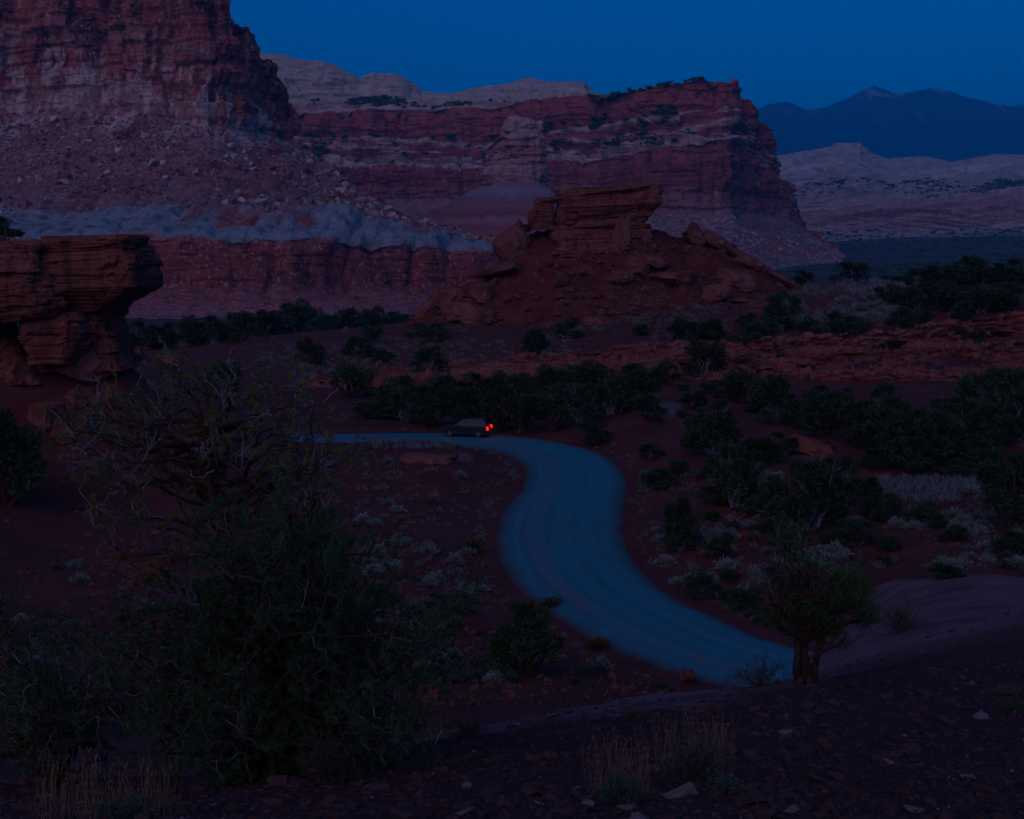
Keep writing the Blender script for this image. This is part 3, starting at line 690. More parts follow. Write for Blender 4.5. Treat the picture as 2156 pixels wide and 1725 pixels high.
Zb = np.maximum(Zb * (1 - mixb) + (gzb - 0.8) * mixb, np.where(rb[None] > .9, gzb - 0.8, -99))
Gb = np.stack([Xb, Yb_, Zb], -1)
fade = (sstep(0, .1, rb) * sstep(1.02, .85, rb))[None]
Gb[..., 2] += fade * (1.5 * fbm(Gb / 8, 4, 121) + .8 * fbm(Gb / 2.2, 4, 122) + .45 * blocks(Gb, 1.2, 3.0, 215) + .3 * np.abs(vn(Gb / .9, 7)) - 1.2 * ridge(np.stack([np.broadcast_to(phb[:, None] * 3.2, Xb.shape), np.broadcast_to(rb[None] * 1.2, Xb.shape), 0 * Xb], -1), 2, 123))
g = NT('butte_soil')
c = g.ramp(g.noise(0.3, 5, 0.7), [(0.3, (0.10, 0.027, 0.02)), (0.5, (0.165, 0.04, 0.03)), (0.72, (0.23, 0.07, 0.052))])
c = g.mix(g.ramp(g.noise(2.6, 4, 0.7), [(0.6, 0.0), (0.7, 0.6)]), c, (0.38, 0.18, 0.14))
g.bump(g.noise(1.6, 5, 0.75), 0.3)
M_BSOIL = g.color(c)
link('slope', mesh_np('slope', Gb, grid_faces(260, 90, True), M_BSOIL, False), butte)
TL = 0.05
loft('caprock_block', [(396, 1172, 1384), (402, 1171, 1390), (420, 1170, 1391), (436, 1169, 1390), (446, 1168, 1374), (462, 1169, 1362), (478, 1171, 1352)], YB + 1, [9, 10, 11, 11, 10, 9.5, 9], 70, 190, .8, .6, TL, 9, 131, M_ROCK, butte)
loft('caprock_block', [(416, 1130, 1167), (430, 1128, 1166), (448, 1116, 1165), (462, 1112, 1165), (484, 1116, 1166)], YB + 1, [8, 9, 9.5, 9.5, 9], 50, 120, .7, .4, 0, 8, 141, M_ROCK, butte)
loft('cap_slab', [(404, 1132, 1375), (408, 1126, 1380), (414, 1134, 1376)], YB + 1, [9, 11, 10], 16, 170, .4, .4, 0.14, 6, 151, M_ROCK, butte)
loft('cap_slab', [(391, 1240, 1352), (396, 1232, 1366), (400, 1250, 1340)], YB + .5, [5, 7, 6], 14, 120, .3, .3, 0.12, 3.5, 156, M_ROCK, butte)
loft('lower_bed', [(474, 1160, 1362), (484, 1156, 1366), (496, 1158, 1370), (512, 1162, 1376), (530, 1158, 1384)], YB + 1, [8.5, 9, 10, 11, 12], 60, 180, .55, .5, 0.03, 8, 161, M_ROCK, butte)
loft('lower_bed', [(488, 1180, 1340), (500, 1172, 1345), (516, 1172, 1350), (540, 1160, 1360)], YB - .5, [9, 10, 11, 13], 40, 160, .5, .45, 0.02, 6, 166, M_ROCK, butte)

_azd = AZ; _lr = np.log(RR)
def gfast(x, y):
    """height of the finished ground sheet by bilinear lookup"""
    x, y = np.asarray(x, float), np.asarray(y, float)
    ia = np.interp(np.arctan2(x, y), _azd, np.arange(len(_azd))).clip(0, len(_azd) - 1.001)
    ir = np.interp(np.log(np.hypot(x, y).clip(1.2)), _lr, np.arange(len(_lr))).clip(0, len(_lr) - 1.001)
    a0, r0 = ia.astype(int), ir.astype(int); fa, fr = ia - a0, ir - r0
    return (gz[a0, r0] * (1 - fa) + gz[a0 + 1, r0] * fa) * (1 - fr) + (gz[a0, r0 + 1] * (1 - fa) + gz[a0 + 1, r0 + 1] * fa) * fr
def bfast(x, y):
    """ground or butte slope, whichever is higher"""
    x, y = np.asarray(x, float), np.asarray(y, float)
    dx, dy = (x - bxc), (y - (YB + 6))
    ex_, ey_ = dx / np.where(dx < 0, rL, rR), dy / np.where(dy < 0, rF, 26.0)
    r_ = np.hypot(ex_, ey_); p_ = np.arctan2(ey_, ex_) % (2 * np.pi)
    i = (p_ / (2 * np.pi) * 260).astype(int) % 260; j = (r_ * 89).astype(int)
    return np.maximum(gfast(x, y), np.where(r_ < 1, Gb[i, np.minimum(j, 89), 2], -999))
YRAY = np.geomspace(5.0, 420.0, 1400)
def hit_many(u, v, fn=bfast, Y=YRAY):
    u, v = np.atleast_1d(u).astype(float), np.atleast_1d(v).astype(float)
    p = P(u[:, None], v[:, None], Y[None])
    z = fn(p[..., 0], p[..., 1])
    below = z >= p[..., 2]
    k = np.where(below.any(1), below.argmax(1), len(Y) - 1)
    i = np.arange(len(u))
    return np.stack([p[i, k, 0], p[i, k, 1], z[i, k]], -1)
def hit_ground(u, v): return hit_many(u, v, gfast)[0]
def hit_butte(u, v): return hit_many(u, v)[0]

ROCKS = [hull_rock('boulder', 300 + k, M_BOULDER, 14 + 2 * (k % 3), flat=(1, .7, .45, 1)[k % 4]) for k in range(8)]
def rock_at(u, v, w_, h_, rot, label, k, tilt=(0, 0), d_=None, group=None, where='butte', sink=.2, name='boulder', mat=None):
    if where == 'butte': x, y, z = hit_butte(u, v)
    else: x, y, z = hit_ground(u, v)
    s = y / F
    o = link(name, ROCKS[k % len(ROCKS)], loc=(x, y, z + h_ * s * (.5 - sink)), label=label, cat='boulder', group=group)
    o.scale = (w_ * s * 1.12, (d_ or w_ * .8) * s, h_ * s * 1.12 / (1, .7, .45, 1)[k % 4])
    o.rotation_euler = (R(tilt[0]), R(tilt[1]), R(rot))
    return o
G1 = 'fallen blocks around the butte'
rock_at(1078, 545, 78, 60, 10, 'big tilted block leaning left of the caprock, brown on top', 2, (0, -35), group=G1, sink=.05)
rock_at(1045, 590, 95, 34, 0, 'flat slab lying below the big tilted block', 5, (0, -18), group=G1)
rock_at(1023, 632, 56, 42, 30, 'pinkish block beside a small plant low on the left slope', 0, group=G1)
rock_at(983, 668, 88, 48, -10, 'broad rounded block at the left foot of the butte', 1, (0, -12), group=G1)
rock_at(946, 648, 60, 55, 20, 'rough broken block leaning at the far left foot', 4, (0, -40), group=G1)
rock_at(832, 672, 72, 30, 5, 'lone flat boulder left of the butte beside the dark trees', 2, (0, -8), group=G1, where='ground')
rock_at(1181, 612, 30, 38, 15, 'single upright boulder below the middle of the slope', 3, group=G1)
rock_at(1310, 540, 34, 66, 8, 'tall standing block leaning under the caprock', 7, (0, 6), d_=16, group=G1, sink=.1)
rock_at(1280, 530, 30, 26, 40, 'small dark block beside the tall standing block', 0, group=G1)
rock_at(1310, 590, 52, 24, 12, 'flat violet slab, left one of the pair below the caprock', 2, (0, 10), group=G1)
rock_at(1340, 582, 44, 34, -20, 'pointed violet slab, right one of the pair below the caprock', 6, (10, 15), group=G1)
rock_at(1380, 566, 66, 26, 5, 'overhanging slab with a dark gap beneath it', 1, group=G1, sink=-.1)
rock_at(1394, 596, 62, 26, -6, 'wide block right under the overhanging slab', 5, group=G1)
rock_at(1448, 602, 44, 28, 25, 'pale block right of the wide block', 0, group=G1)
rock_at(1390, 486, 46, 44, 30, 'dark block resting against the caprock on the right', 3, (0, 30), group=G1, sink=.1)
rock_at(1465, 512, 46, 38, 10, 'pointed block standing alone on the right ridge', 4, (0, 38), group=G1, sink=.1)
rock_at(1560, 602, 98, 42, 8, 'largest pale boulder at the right foot of the butte', 1, (0, 5), group=G1)
rock_at(1512, 632, 62, 34, -15, 'bedded boulder just below the largest pale boulder', 2, (0, -6), group=G1)
rock_at(1553, 640, 40, 14, 0, 'thin flat stone lying right of the bedded boulder', 5, group=G1)
rock_at(1592, 655, 52, 24, 12, 'low pinkish boulder next to a round juniper', 6, group=G1)
rock_at(1255, 684, 52, 22, 5, 'low rock half sunk in the open slope', 1, group=G1)
for i, (u, v, w_, h_) in enumerate([(1512, 522, 70, 26), (1552, 545, 76, 26), (1588, 565, 70, 24), (1622, 584, 66, 22), (1655, 600, 56, 18)]):
    rock_at(u, v, w_, h_, 5 * i, 'bedded slab, %s down the right skyline ridge of the butte' % ORD[i], 2 + 3 * (i % 2), (0, 30), group='slabs along the ridge', sink=.3)
for i, (u, v, w_, h_) in enumerate([(900, 655, 70, 24), (930, 628, 66, 28), (965, 600, 70, 30), (1000, 572, 64, 26)]):
    rock_at(u, v, w_, h_, 5 * i, 'dark slab, %s up the left skyline ridge of the butte' % ORD[i], 2 + 3 * (i % 2), (0, -36), group='slabs up the left ridge', sink=.3)
rnd = random.Random(5)
for i in range(240):
    u = rnd.uniform(900, 1680); v = rnd.uniform(520, 695); w_ = 5 + 20 * rnd.random() ** 2.2
    q = hit_butte(u, v); s = q[1] / F
    o = link('small_rock', ROCKS[rnd.randrange(8)], butte, loc=(q[0], q[1], q[2] + w_ * s * .12))
    o.scale = (w_ * s, w_ * s * .8, w_ * s * rnd.uniform(.4, .8)); o.rotation_euler = (rnd.uniform(-.4, .4), rnd.uniform(-.4, .4), rnd.uniform(0, 6))

# -- overhanging outcrop at the left edge
YO = 92.0
outc = link('rock_outcrop', None, label='overhanging dark red outcrop at the left edge of the valley', cat='outcrop')
loft('cap_block', [(498, 120, 284), (504, 108, 291), (520, 100, 290), (540, 90, 306), (556, 88, 313), (580, 88, 316), (606, 92, 318), (620, 95, 300), (640, 100, 255), (652, 110, 240)], YO, [5, 6.2, 6.6, 7.0, 7.2, 7.4, 7.4, 6.8, 6, 5.5], 120, 230, .34, .34, 0.03, 8, 201, M_ROCK, outc)
loft('pillar', [(636, 130, 268), (652, 120, 254), (670, 125, 246), (690, 122, 250), (715, 118, 258), (745, 112, 272), (775, 100, 290)], YO + .6, [5, 5, 5, 5.2, 5.4, 6, 6.5], 80, 170, .3, .26, 0.02, 7, 211, M_ROCK, outc)
loft('left_block', [(508, -60, 120), (516, -70, 122), (534, -80, 110), (550, -80, 112), (580, -80, 138), (610, -80, 160), (640, -80, 165), (660, -80, 150), (675, -80, 90)], YO - 1.5, [5, 6, 6.2, 7, 8, 8.5, 8.5, 8, 7], 110, 220, .36, .36, -0.02, 6, 221, M_ROCK, outc)
loft('lower_block', [(655, 60, 182), (668, 62, 192), (690, 66, 196), (712, 70, 200), (735, 80, 190), (760, 90, 185)], YO - 1.2, [5, 6, 6.4, 6.4, 6.2, 6], 70, 170, .3, .26, 0.01, 8, 231, M_ROCK, outc)
loft('lower_block', [(660, -80, 70), (680, -80, 30), (720, -80, 34), (760, -80, 90), (800, -80, 120)], YO - .4, [5, 4, 4, 6, 7], 40, 110, .35, .26, 0, 4, 241, M_ROCK, outc)
G2 = 'blocks fallen below the outcrop'
rock_at(190, 800, 105, 70, 20, 'big slanting slab directly under the outcrop', 2, (0, 32), group=G2, where='ground', sink=.1)
rock_at(135, 770, 36, 62, 60, 'upright flake of rock left of the big slanting slab', 7, (0, -12), group=G2, where='ground', sink=.1)
rock_at(285, 760, 70, 36, 10, 'broken block under the right end of the outcrop', 1, (0, 15), group=G2, where='ground')
rock_at(350, 775, 60, 34, -10, 'squarish block farthest right under the outcrop', 5, (0, 10), group=G2, where='ground')
rock_at(100, 905, 70, 62, 30, 'dark boulder behind the upper left of the pinyon', 0, group=G2, where='ground')
rock_at(140, 925, 50, 48, 12, 'brown boulder leaning on the dark boulder', 4, (0, 12), group=G2, where='ground')
rock_at(240, 870, 70, 50, 40, 'rounded boulder down slope of the big slab', 3, (0, 20), group=G2, where='ground')
rock_at(170, 850, 60, 40, 70, 'slab half hidden by pinyon twigs below the outcrop', 6, (0, 25), group=G2, where='ground')
rock_at(40, 800, 60, 40, 70, 'block on the slope at the left edge of the picture', 6, (0, 25), group=G2, where='ground')
rock_at(1725, 955, 130, 40, 12, 'long rounded slickrock hump among the junipers on the right', 1, (0, 18), d_=60, group='slickrock humps', where='ground', sink=.4)
rock_at(1640, 935, 50, 20, 40, 'small slickrock hump left of the long one', 2, (0, 8), group='slickrock humps', where='ground', sink=.3)
rock_at(1530, 830, 70, 36, 0, 'jutting red slab under the thicket right of the bend', 5, (0, -8), group='slickrock humps', where='ground', sink=.2)
rock_at(900, 970, 110, 30, 0, 'low pinkish rock in the bare soil inside the bend', 2, (0, 4), group='slickrock humps', where='ground', sink=.55)
rock_at(1450, 1440, 28, 30, 20, 'upright reddish stone at the near edge of the road', 3, group='slickrock humps', where='ground', sink=.1)
for i, (u, v, w_, h_) in enumerate([(1800, 742, 70, 22), (1890, 720, 60, 20), (1760, 775, 60, 22), (1850, 790, 56, 22), (1960, 760, 60, 18), (2040, 730, 60, 20), (1700, 765, 50, 20), (2110, 700, 60, 18), (1610, 770, 50, 18), (1580, 745, 60, 16)]):
    p = P(u, v, 163); o = link('slab', ROCKS[2 + 3 * (i % 2)], ledge, loc=(p[0], p[1], p[2])); s = 163 / F
    o.scale = (w_ * s, w_ * s * .8, h_ * s * 1.3); o.rotation_euler = (R(-8), R(6), i)

# ------------------------------------------------------------------ rubble on the talus slopes
def tmpl_rocks(n, seed, npt=9):
    out_ = []
    rnd = random.Random(seed)
    for k in range(n):
        bm = bmesh.new()
        for _ in range(npt):
            p = Vector((rnd.uniform(-1, 1), rnd.uniform(-1, 1), rnd.uniform(-1, 1)))
            p = p / max(abs(p.x), abs(p.y), abs(p.z)) * rnd.uniform(.4, .5)
            bm.verts.new(p)
        r = bmesh.ops.convex_hull(bm, input=bm.verts)
        bmesh.ops.delete(bm, geom=[e for e in r['geom_interior'] if isinstance(e, bmesh.types.BMVert)], context='VERTS')
        bmesh.ops.triangulate(bm, faces=bm.faces[:])
        bm.verts.index_update()
        out_.append((np.array([v.co[:] for v in bm.verts]), np.array([[v.index for v in f.verts] for f in bm.faces])))
        bm.free()
    return out_
def rot_mats(rng, n, tilt):
    a = rng.uniform(0, 2 * np.pi, n); b = rng.normal(0, tilt, n); c_ = rng.normal(0, tilt, n)
    ca, sa, cb, sb, cc, sc_ = np.cos(a), np.sin(a), np.cos(b), np.sin(b), np.cos(c_), np.sin(c_)
    z0, o1 = np.zeros(n), np.ones(n)
    Rz = np.stack([np.stack([ca, -sa, z0], -1), np.stack([sa, ca, z0], -1), np.stack([z0, z0, o1], -1)], 1)
    Rx = np.stack([np.stack([o1, z0, z0], -1), np.stack([z0, cb, -sb], -1), np.stack([z0, sb, cb], -1)], 1)
    Ry = np.stack([np.stack([cc, z0, sc_], -1), np.stack([z0, o1, z0], -1), np.stack([-sc_, z0, cc], -1)], 1)
    return Rx @ Ry @ Rz
def scatter_mesh(name, tmpl, pos, size, rng, tilt, mat, flat=(.5, 1.0), lift=.1, attrs=False):
    Vs, Fs, n0 = [], [], 0
    which = rng.integers(0, len(tmpl), len(pos))
    for k, (tv, tf) in enumerate(tmpl):
        m = which == k
        n = m.sum()
        if not n: continue
        sc = size[m][:, None] * np.stack([rng.uniform(.8, 1.25, n), rng.uniform(.6, 1.1, n), rng.uniform(flat[0], flat[1], n)], -1)
        V = np.einsum('nij,nkj->nki', rot_mats(rng, n, tilt), tv[None] * sc[:, None]) + (pos[m] + np.array([0, 0, 1]) * (size[m] * lift)[:, None])[:, None]
        Vs.append(V.reshape(-1, 3)); Fs.append((tf[None] + (np.arange(n) * len(tv))[:, None, None]).reshape(-1, tf.shape[1]) + n0)
        n0 += n * len(tv)
    return mesh_np(name, np.concatenate(Vs), np.concatenate(Fs), mat)
rng = np.random.default_rng(7)
TR = tmpl_rocks(8, 1)
def grid_pick(G, t, lo, hi, n, wfun=None, ulim=(-60, 2220)):
    m = (t >= lo) & (t <= hi)
    Gs = G[:, m].reshape(-1, 3)
    uu = CU + F * Gs[:, 0] / Gs[:, 1]
    ok = (uu > ulim[0]) & (uu < ulim[1])
    Gs = Gs[ok]
    wts = np.ones(len(Gs)) if wfun is None else wfun(Gs)
    k = rng.choice(len(Gs), n, p=wts / wts.sum())
    d = Gs[k]
    return d + rng.normal(0, 1, d.shape) * np.array([1.2, 1.2, 0.0])
clump = lambda Gs: np.clip(0.5 + 1.6 * fbm(Gs / 60, 3, 140), .03, 2)
pos = grid_pick(GA, tA, 3.02, 4.25, 9000, clump)
size = np.exp(rng.normal(.75, .55, len(pos))).clip(.8, 10)
order = np.argsort(-size)
mB = [mesh_np('boulder', tv, tf, m_) for m_ in (M_PALEB, M_REDB) for tv, tf in TR]
for k in order[:300]:
    o = link('boulder', mB[rng.integers(0, len(mB))], massif, loc=pos[k] + np.array([0, 0, size[k] * .1]))
    o.scale = size[k] * rng.uniform(.7, 1.25, 3); o.rotation_euler = rng.uniform(0, 3, 3)
rest = order[300:]
half = len(rest) // 2
link('rubble', scatter_mesh('rubble', TR, pos[rest[::2]], size[rest[::2]], rng, .6, M_PALEB), massif, kind='stuff')
link('rubble', scatter_mesh('rubble', TR, pos[rest[1::2]], size[rest[1::2]], rng, .6, M_REDB), massif, kind='stuff')
pos = grid_pick(GB, tB, 4.05, 5.2, 2400, lambda Gs: clump(Gs) * (Gs[:, 0] > 150), (1250, 2000))
size = np.exp(rng.normal(.9, .5, len(pos))).clip(1.2, 10)
link('rubble', scatter_mesh('rubble', TR, pos, size, rng, .6, M_PALEB), mesa, kind='stuff')
pos = grid_pick(GL, tL, .2, 7, 900, None, (640, 2200))
size = np.exp(rng.normal(-.7, .5, len(pos))).clip(.2, 2)
link('rubble', scatter_mesh('rubble', TR, pos, size, rng, .3, M_LEDGE, (.25, .6)), ledge, kind='stuff')

# ------------------------------------------------------------------ vegetation builders
def sprays(c, d, ln, wd, rng):
    """leaf sprays: one narrow folded diamond each"""
    n = len(c)
    d = d / np.linalg.norm(d, axis=1, keepdims=True)
    r = rng.normal(0, 1, (n, 3)); s_ = np.cross(d, r); s_ /= np.linalg.norm(s_, axis=1, keepdims=True) + 1e-9
    ln = np.broadcast_to(ln, n)[:, None]; wd = np.broadcast_to(wd, n)[:, None]
    V = np.stack([c, c + d * ln * .55 + s_ * wd, c + d * ln, c + d * ln * .55 - s_ * wd], 1)
    Fc = np.arange(n * 4).reshape(n, 4)
    return V.reshape(-1, 3), Fc
def tubes(polys, sides=5):
    """polys: list of (points, radii)"""
    Vs, Fs, n0 = [], [], 0
    a = np.linspace(0, 2 * np.pi, sides, endpoint=False)
    for p, r in polys:
        p = np.asarray(p, float); n = len(p)
        r = np.interp(np.linspace(0, 1, n), np.linspace(0, 1, len(np.atleast_1d(r))), np.atleast_1d(r))
        t = np.gradient(p, axis=0); t /= np.linalg.norm(t, axis=1, keepdims=True) + 1e-9
        ref = np.array([0.31, 0.17, 0.93]) if abs(t[0, 2]) < .9 else np.array([1., .1, 0])
        b1 = np.cross(t, ref); b1 /= np.linalg.norm(b1, axis=1, keepdims=True) + 1e-9
        b2 = np.cross(t, b1)
        V = p[:, None] + r[:, None, None] * (np.cos(a)[None, :, None] * b1[:, None] + np.sin(a)[None, :, None] * b2[:, None])
        i = np.arange(n - 1)[:, None] * sides; j = np.arange(sides)[None]; j2 = (j + 1) % sides
        Fs.append(np.stack([i + j, i + j2, i + sides + j2, i + sides + j], -1).reshape(-1, 4) + n0)
        Vs.append(V.reshape(-1, 3)); n0 += n * sides
    return np.concatenate(Vs), np.concatenate(Fs)
def wobble(p0, p1, n, amp, rng, sag=0.0):
    t = np.linspace(0, 1, n)[:, None]
    w_ = rng.normal(0, 1, (n, 3)); w_ = np.cumsum(w_, 0); w_ -= w_[0] + (w_[-1] - w_[0]) * t
    L_ = np.linalg.norm(np.asarray(p1) - p0)
    return p0 + (np.asarray(p1) - p0) * t + w_ * amp * L_ / n ** .5 * .5 + np.array([0, 0, 1]) * (sag * L_ * 4 * t * (1 - t))
def unit(v): return v / (np.linalg.norm(v) + 1e-9)

def juniper_proto(seed, kind):
    rng = np.random.default_rng(seed)
    K = rng.integers(10, 17)
    cs, rs = [], []
    for k in range(K):
        a = rng.uniform(0, 6.28); zc = rng.uniform(.2, .86) if kind == 'tree' else rng.uniform(.15, .78)
        mx = .36 * (1 - max(0, (zc - .45) / .55) ** 1.6) if kind == 'tree' else .40 * (1 - zc ** 2.2 * .8)
        rr0 = mx * rng.uniform(.35, 1.0)
        cs.append((rr0 * np.cos(a), rr0 * np.sin(a), zc)); rs.append(rng.uniform(.07, .19))
    cs, rs = np.array(cs), np.array(rs)
    N = 290
    C, D = [], []
    for c, r in zip(cs, rs):
        d = rng.normal(0, 1, (N, 3)); d /= np.linalg.norm(d, axis=1, keepdims=True)
        rad = r * rng.uniform(.25, 1.0, N) ** .45 * (1 + .6 * vn(d * 2.6 + seed + c * 7, seed))
        C.append(c + d * rad[:, None] * np.array([1, 1, .85])); D.append(d + np.array([0, 0, .45]) + rng.normal(0, .35, (N, 3)))
    C, D = np.concatenate(C), np.concatenate(D)
    ok = C[:, 2] > .02
    V, Fc = sprays(C[ok], D[ok], rng.uniform(.035, .085, ok.sum()), rng.uniform(.008, .019, ok.sum()), rng)
    crown = mesh_np('crown', V, Fc, M_JUN)
    polys = []
    for c, r in zip(cs[:8], rs):
        polys.append((wobble(np.array([rng.normal(0, .02), rng.normal(0, .02), -.06]), c, 7, .25, rng, -.03), [.028, .018, .006]))
    for c in cs[8:]:
        tip = c + unit(c - np.array([0, 0, .3])) * .22
        polys.append((wobble(c * .5, tip, 6, .25, rng), [.010, .003]))
    for _ in range(5):
        c = cs[rng.integers(0, K)]; tip = c + unit(c - np.array([0, 0, .25]) + rng.normal(0, .25, 3)) * rng.uniform(.2, .34)
        polys.append((wobble(c * .6, tip, 6, .35, rng), [.008, .002]))
    V, Fc = tubes(polys, 5)
    return crown, mesh_np('trunk', V, Fc, M_TWIG if seed % 3 == 0 else M_BARK)
JP = [juniper_proto(500 + k, 'tree' if k % 2 else 'shrub') for k in range(8)]
JUNR = random.Random(11)
def juniper(u, v, w_, h_, label, group, name='juniper_tree', where=None, cat='tree', xyz=None, proto=None):
    x, y, z = xyz if xyz is not None else hit_many(u, v)[0]
    s_ = y / F
    cr, tr = JP[JUNR.randrange(8) if proto is None else proto]
    e = link(name, None, loc=(x, y, z - .05), label=label, cat=cat, group=group)
    e.scale = (w_ * s_ * 1.12, w_ * s_ * 1.12, h_ * s_ * 1.05); e.rotation_euler = (0, 0, JUNR.uniform(0, 6.28))
    link('trunk', tr, e); link('crown', cr, e)
    return e
def row(items, text, group, name='juniper_tree', cat='tree'):
    items = sorted(items)
    for i, it in enumerate(items):
        juniper(*it, text % ORD[i], group, name, cat=cat)

row([(u_, v_, w_, h_ * 1.35) for u_, v_, w_, h_ in [(300, 738, 75, 48), (352, 735, 66, 42), (405, 730, 74, 50), (452, 726, 66, 46), (505, 720, 80, 55), (556, 716, 70, 52), (598, 694, 76, 58), (645, 690, 84, 62), (690, 676, 60, 40), (738, 668, 64, 44), (785, 662, 70, 46), (838, 656, 66, 36)]],
    'dark tree, %s from the left in the belt below the fluted wall', 'dark tree belt below the fluted wall')
row([(738, 838, 108, 78), (905, 782, 74, 58), (642, 742, 42, 30), (785, 706, 40, 26), (876, 712, 60, 34), (922, 708, 44, 30), (1130, 746, 58, 52), (1207, 690, 26, 24), (1260, 610, 0.1, 0.1)][:8],
    'round juniper, %s from the left on the sage flat before the butte', 'junipers on the sage flat')
row([(800, 880, 100, 70), (858, 890, 96, 86), (915, 900, 104, 96), (975, 898, 96, 92), (1040, 906, 104, 104), (1100, 912, 108, 112), (1165, 908, 112, 106), (1225, 890, 104, 92), (1290, 872, 100, 84), (1345, 856, 90, 80)],
    'dark juniper, %s from the left in the thicket along the far road edge', 'thicket behind the road')
row([(845, 846, 80, 60), (940, 850, 86, 64), (1010, 850, 90, 66), (1080, 845, 100, 72), (1160, 840, 100, 74), (1235, 826, 96, 70)],
    'juniper, %s from the left in the second line of the thicket', 'second line of the thicket')
row([(1440, 722, 72, 54), (1498, 730, 64, 62), (1480, 800, 96, 92), (1405, 812, 70, 56), (1565, 852, 104, 84), (1630, 876, 108, 90), (1462, 862, 66, 44), (1330, 790, 74, 40)],
    'juniper, %s from the left on the ledges right of the thicket', 'junipers on the ledges')
row([(1604, 728, 76, 62), (1650, 682, 84, 68), (1706, 716, 58, 52), (1752, 722, 64, 50), (1802, 724, 70, 46), (1922, 702, 88, 80), (1640, 700, 70, 36), (1872, 640, 70, 40)],
    'juniper, %s from the left along the top of the red ledges', 'junipers along the top of the ledges')
row([(1692, 602, 54, 34), (1790, 594, 76, 50)], 'small flat topped tree, %s from the left alone on the bench skyline', 'lone skyline trees')
row([(1880, 598, 60, 20), (1935, 598, 70, 36), (1985, 600, 80, 50), (2035, 600, 96, 62), (2085, 605, 80, 46), (2128, 604, 84, 60), (1940, 650, 110, 60), (2010, 662, 96, 62), (2065, 660, 90, 54), (2120, 655, 90, 66), (1985, 640, 80, 50)],
    'dark juniper, %s from the left in the grove on the right skyline', 'grove on the right skyline')
row([(1505, 966, 140, 108), (1425, 1006, 56, 44), (1548, 1068, 138, 132), (1618, 1082, 90, 84), (1698, 1116, 170, 150), (1770, 1070, 100, 110), (1826, 1050, 66, 52), (1838, 1094, 62, 56), (1640, 1130, 90, 50)],
    'dark juniper, %s from the left in the group right of the bend', 'junipers right of the bend')
row([(1742, 922, 108, 96), (1800, 936, 116, 116), (1862, 962, 130, 136), (1925, 990, 140, 130), (1985, 972, 120, 120), (2062, 870, 110, 96), (2116, 850, 100, 90), (2090, 965, 120, 110), (2148, 940, 110, 120), (2040, 930, 100, 90), (1720, 880, 90, 70), (1680, 900, 80, 70), (2135, 1112, 170, 160), (2080, 1000, 90, 60)],
    'juniper, %s from the left in the dense stand on the far right', 'dense stand on the far right')
rs_ = random.Random(77)
for (u0, u1, v0, v1, n_, lab) in [(1340, 1700, 760, 900, 26, 'low dark shrub scattered between the ledges and the right bank of the bend'), (1640, 2150, 830, 1010, 34, 'low dark shrub filling gaps in the dense stand on the far right'), (1360, 1660, 960, 1330, 26, 'low dark shrub scattered on the flat right of the road'),
                                  (760, 1380, 800, 905, 30, 'low dark shrub filling gaps in the thicket behind the road'), (1850, 2150, 590, 680, 22, 'low dark shrub between the junipers of the right skyline grove'), (1500, 2100, 670, 760, 24, 'low dark shrub growing on the red ledges'), (620, 1640, 690, 780, 22, 'low dark shrub on the sage flat before the butte'),
                                  (260, 860, 670, 745, 22, 'low dark shrub at the foot of the tree belt below the fluted wall'), (1660, 2150, 1080, 1200, 16, 'low dark shrub on the open flat at the far right')]:
    for _ in range(n_):
        u_, v_ = rs_.uniform(u0, u1), rs_.uniform(v0, v1)
        if lab.startswith('low dark shrub at the foot'): v_ = 742 - (u_ - 260) * .12 + rs_.uniform(-8, 4)
        q_ = hit_many(u_, v_)[0]
        if float(road_dist(q_[:1], q_[1:2])[0]) < 5.5: continue
        k_ = rs_.uniform(22, 62) * (1.2 if v_ > 950 else .9)
        juniper(u_, v_, k_ * rs_.uniform(1.0, 1.6), k_ * rs_.uniform(.6, 1.0), lab, lab.replace('shrub', 'shrubs'), 'shrub', cat='shrub', xyz=q_)
juniper(18, 1058, 190, 220, 'dark dense juniper cut by the left edge below the outcrop', None)
juniper(470, 842, 74, 92, 'dark juniper behind the top of the twiggy pinyon', None)
_oy = YO - 1; juniper(10, 500, 78, 52, 'leafy tree on top of the left outcrop', None, xyz=(P(10, 505, _oy)))
juniper(1250, 934, 84, 58, 'reddish brown shrub at the far right bend of the road', None, 'shrub', cat='shrub')
juniper(1108, 1424, 160, 160, 'big dark shrub on the slope below the near road edge', None, 'shrub', cat='shrub', proto=0)
juniper(1066, 1418, 70, 100, 'dark green shrub touching the left of the big dark shrub', None, 'shrub', cat='shrub', proto=2)
juniper(1430, 1150, 80, 106, 'dark twiggy shrub just right of the road bend', None, 'shrub', cat='shrub', proto=5)
juniper(1470, 1258, 84, 56, 'low dark shrub at the right road edge', None, 'shrub', cat='shrub', proto=4)
juniper(1580, 1280, 90, 46, 'low dark shrub left of the twisted juniper beside the road', None, 'shrub', cat='shrub', proto=2)
juniper(1105, 488, 26, 22, 'tiny shrub beside the left end of the caprock', None, 'shrub', cat='shrub', xyz=P(1103, 490, YB + 2))
juniper(1994, 1218, 80, 40, 'dark shrub peeking over the slickrock hump', None, 'shrub', cat='shrub', proto=0)

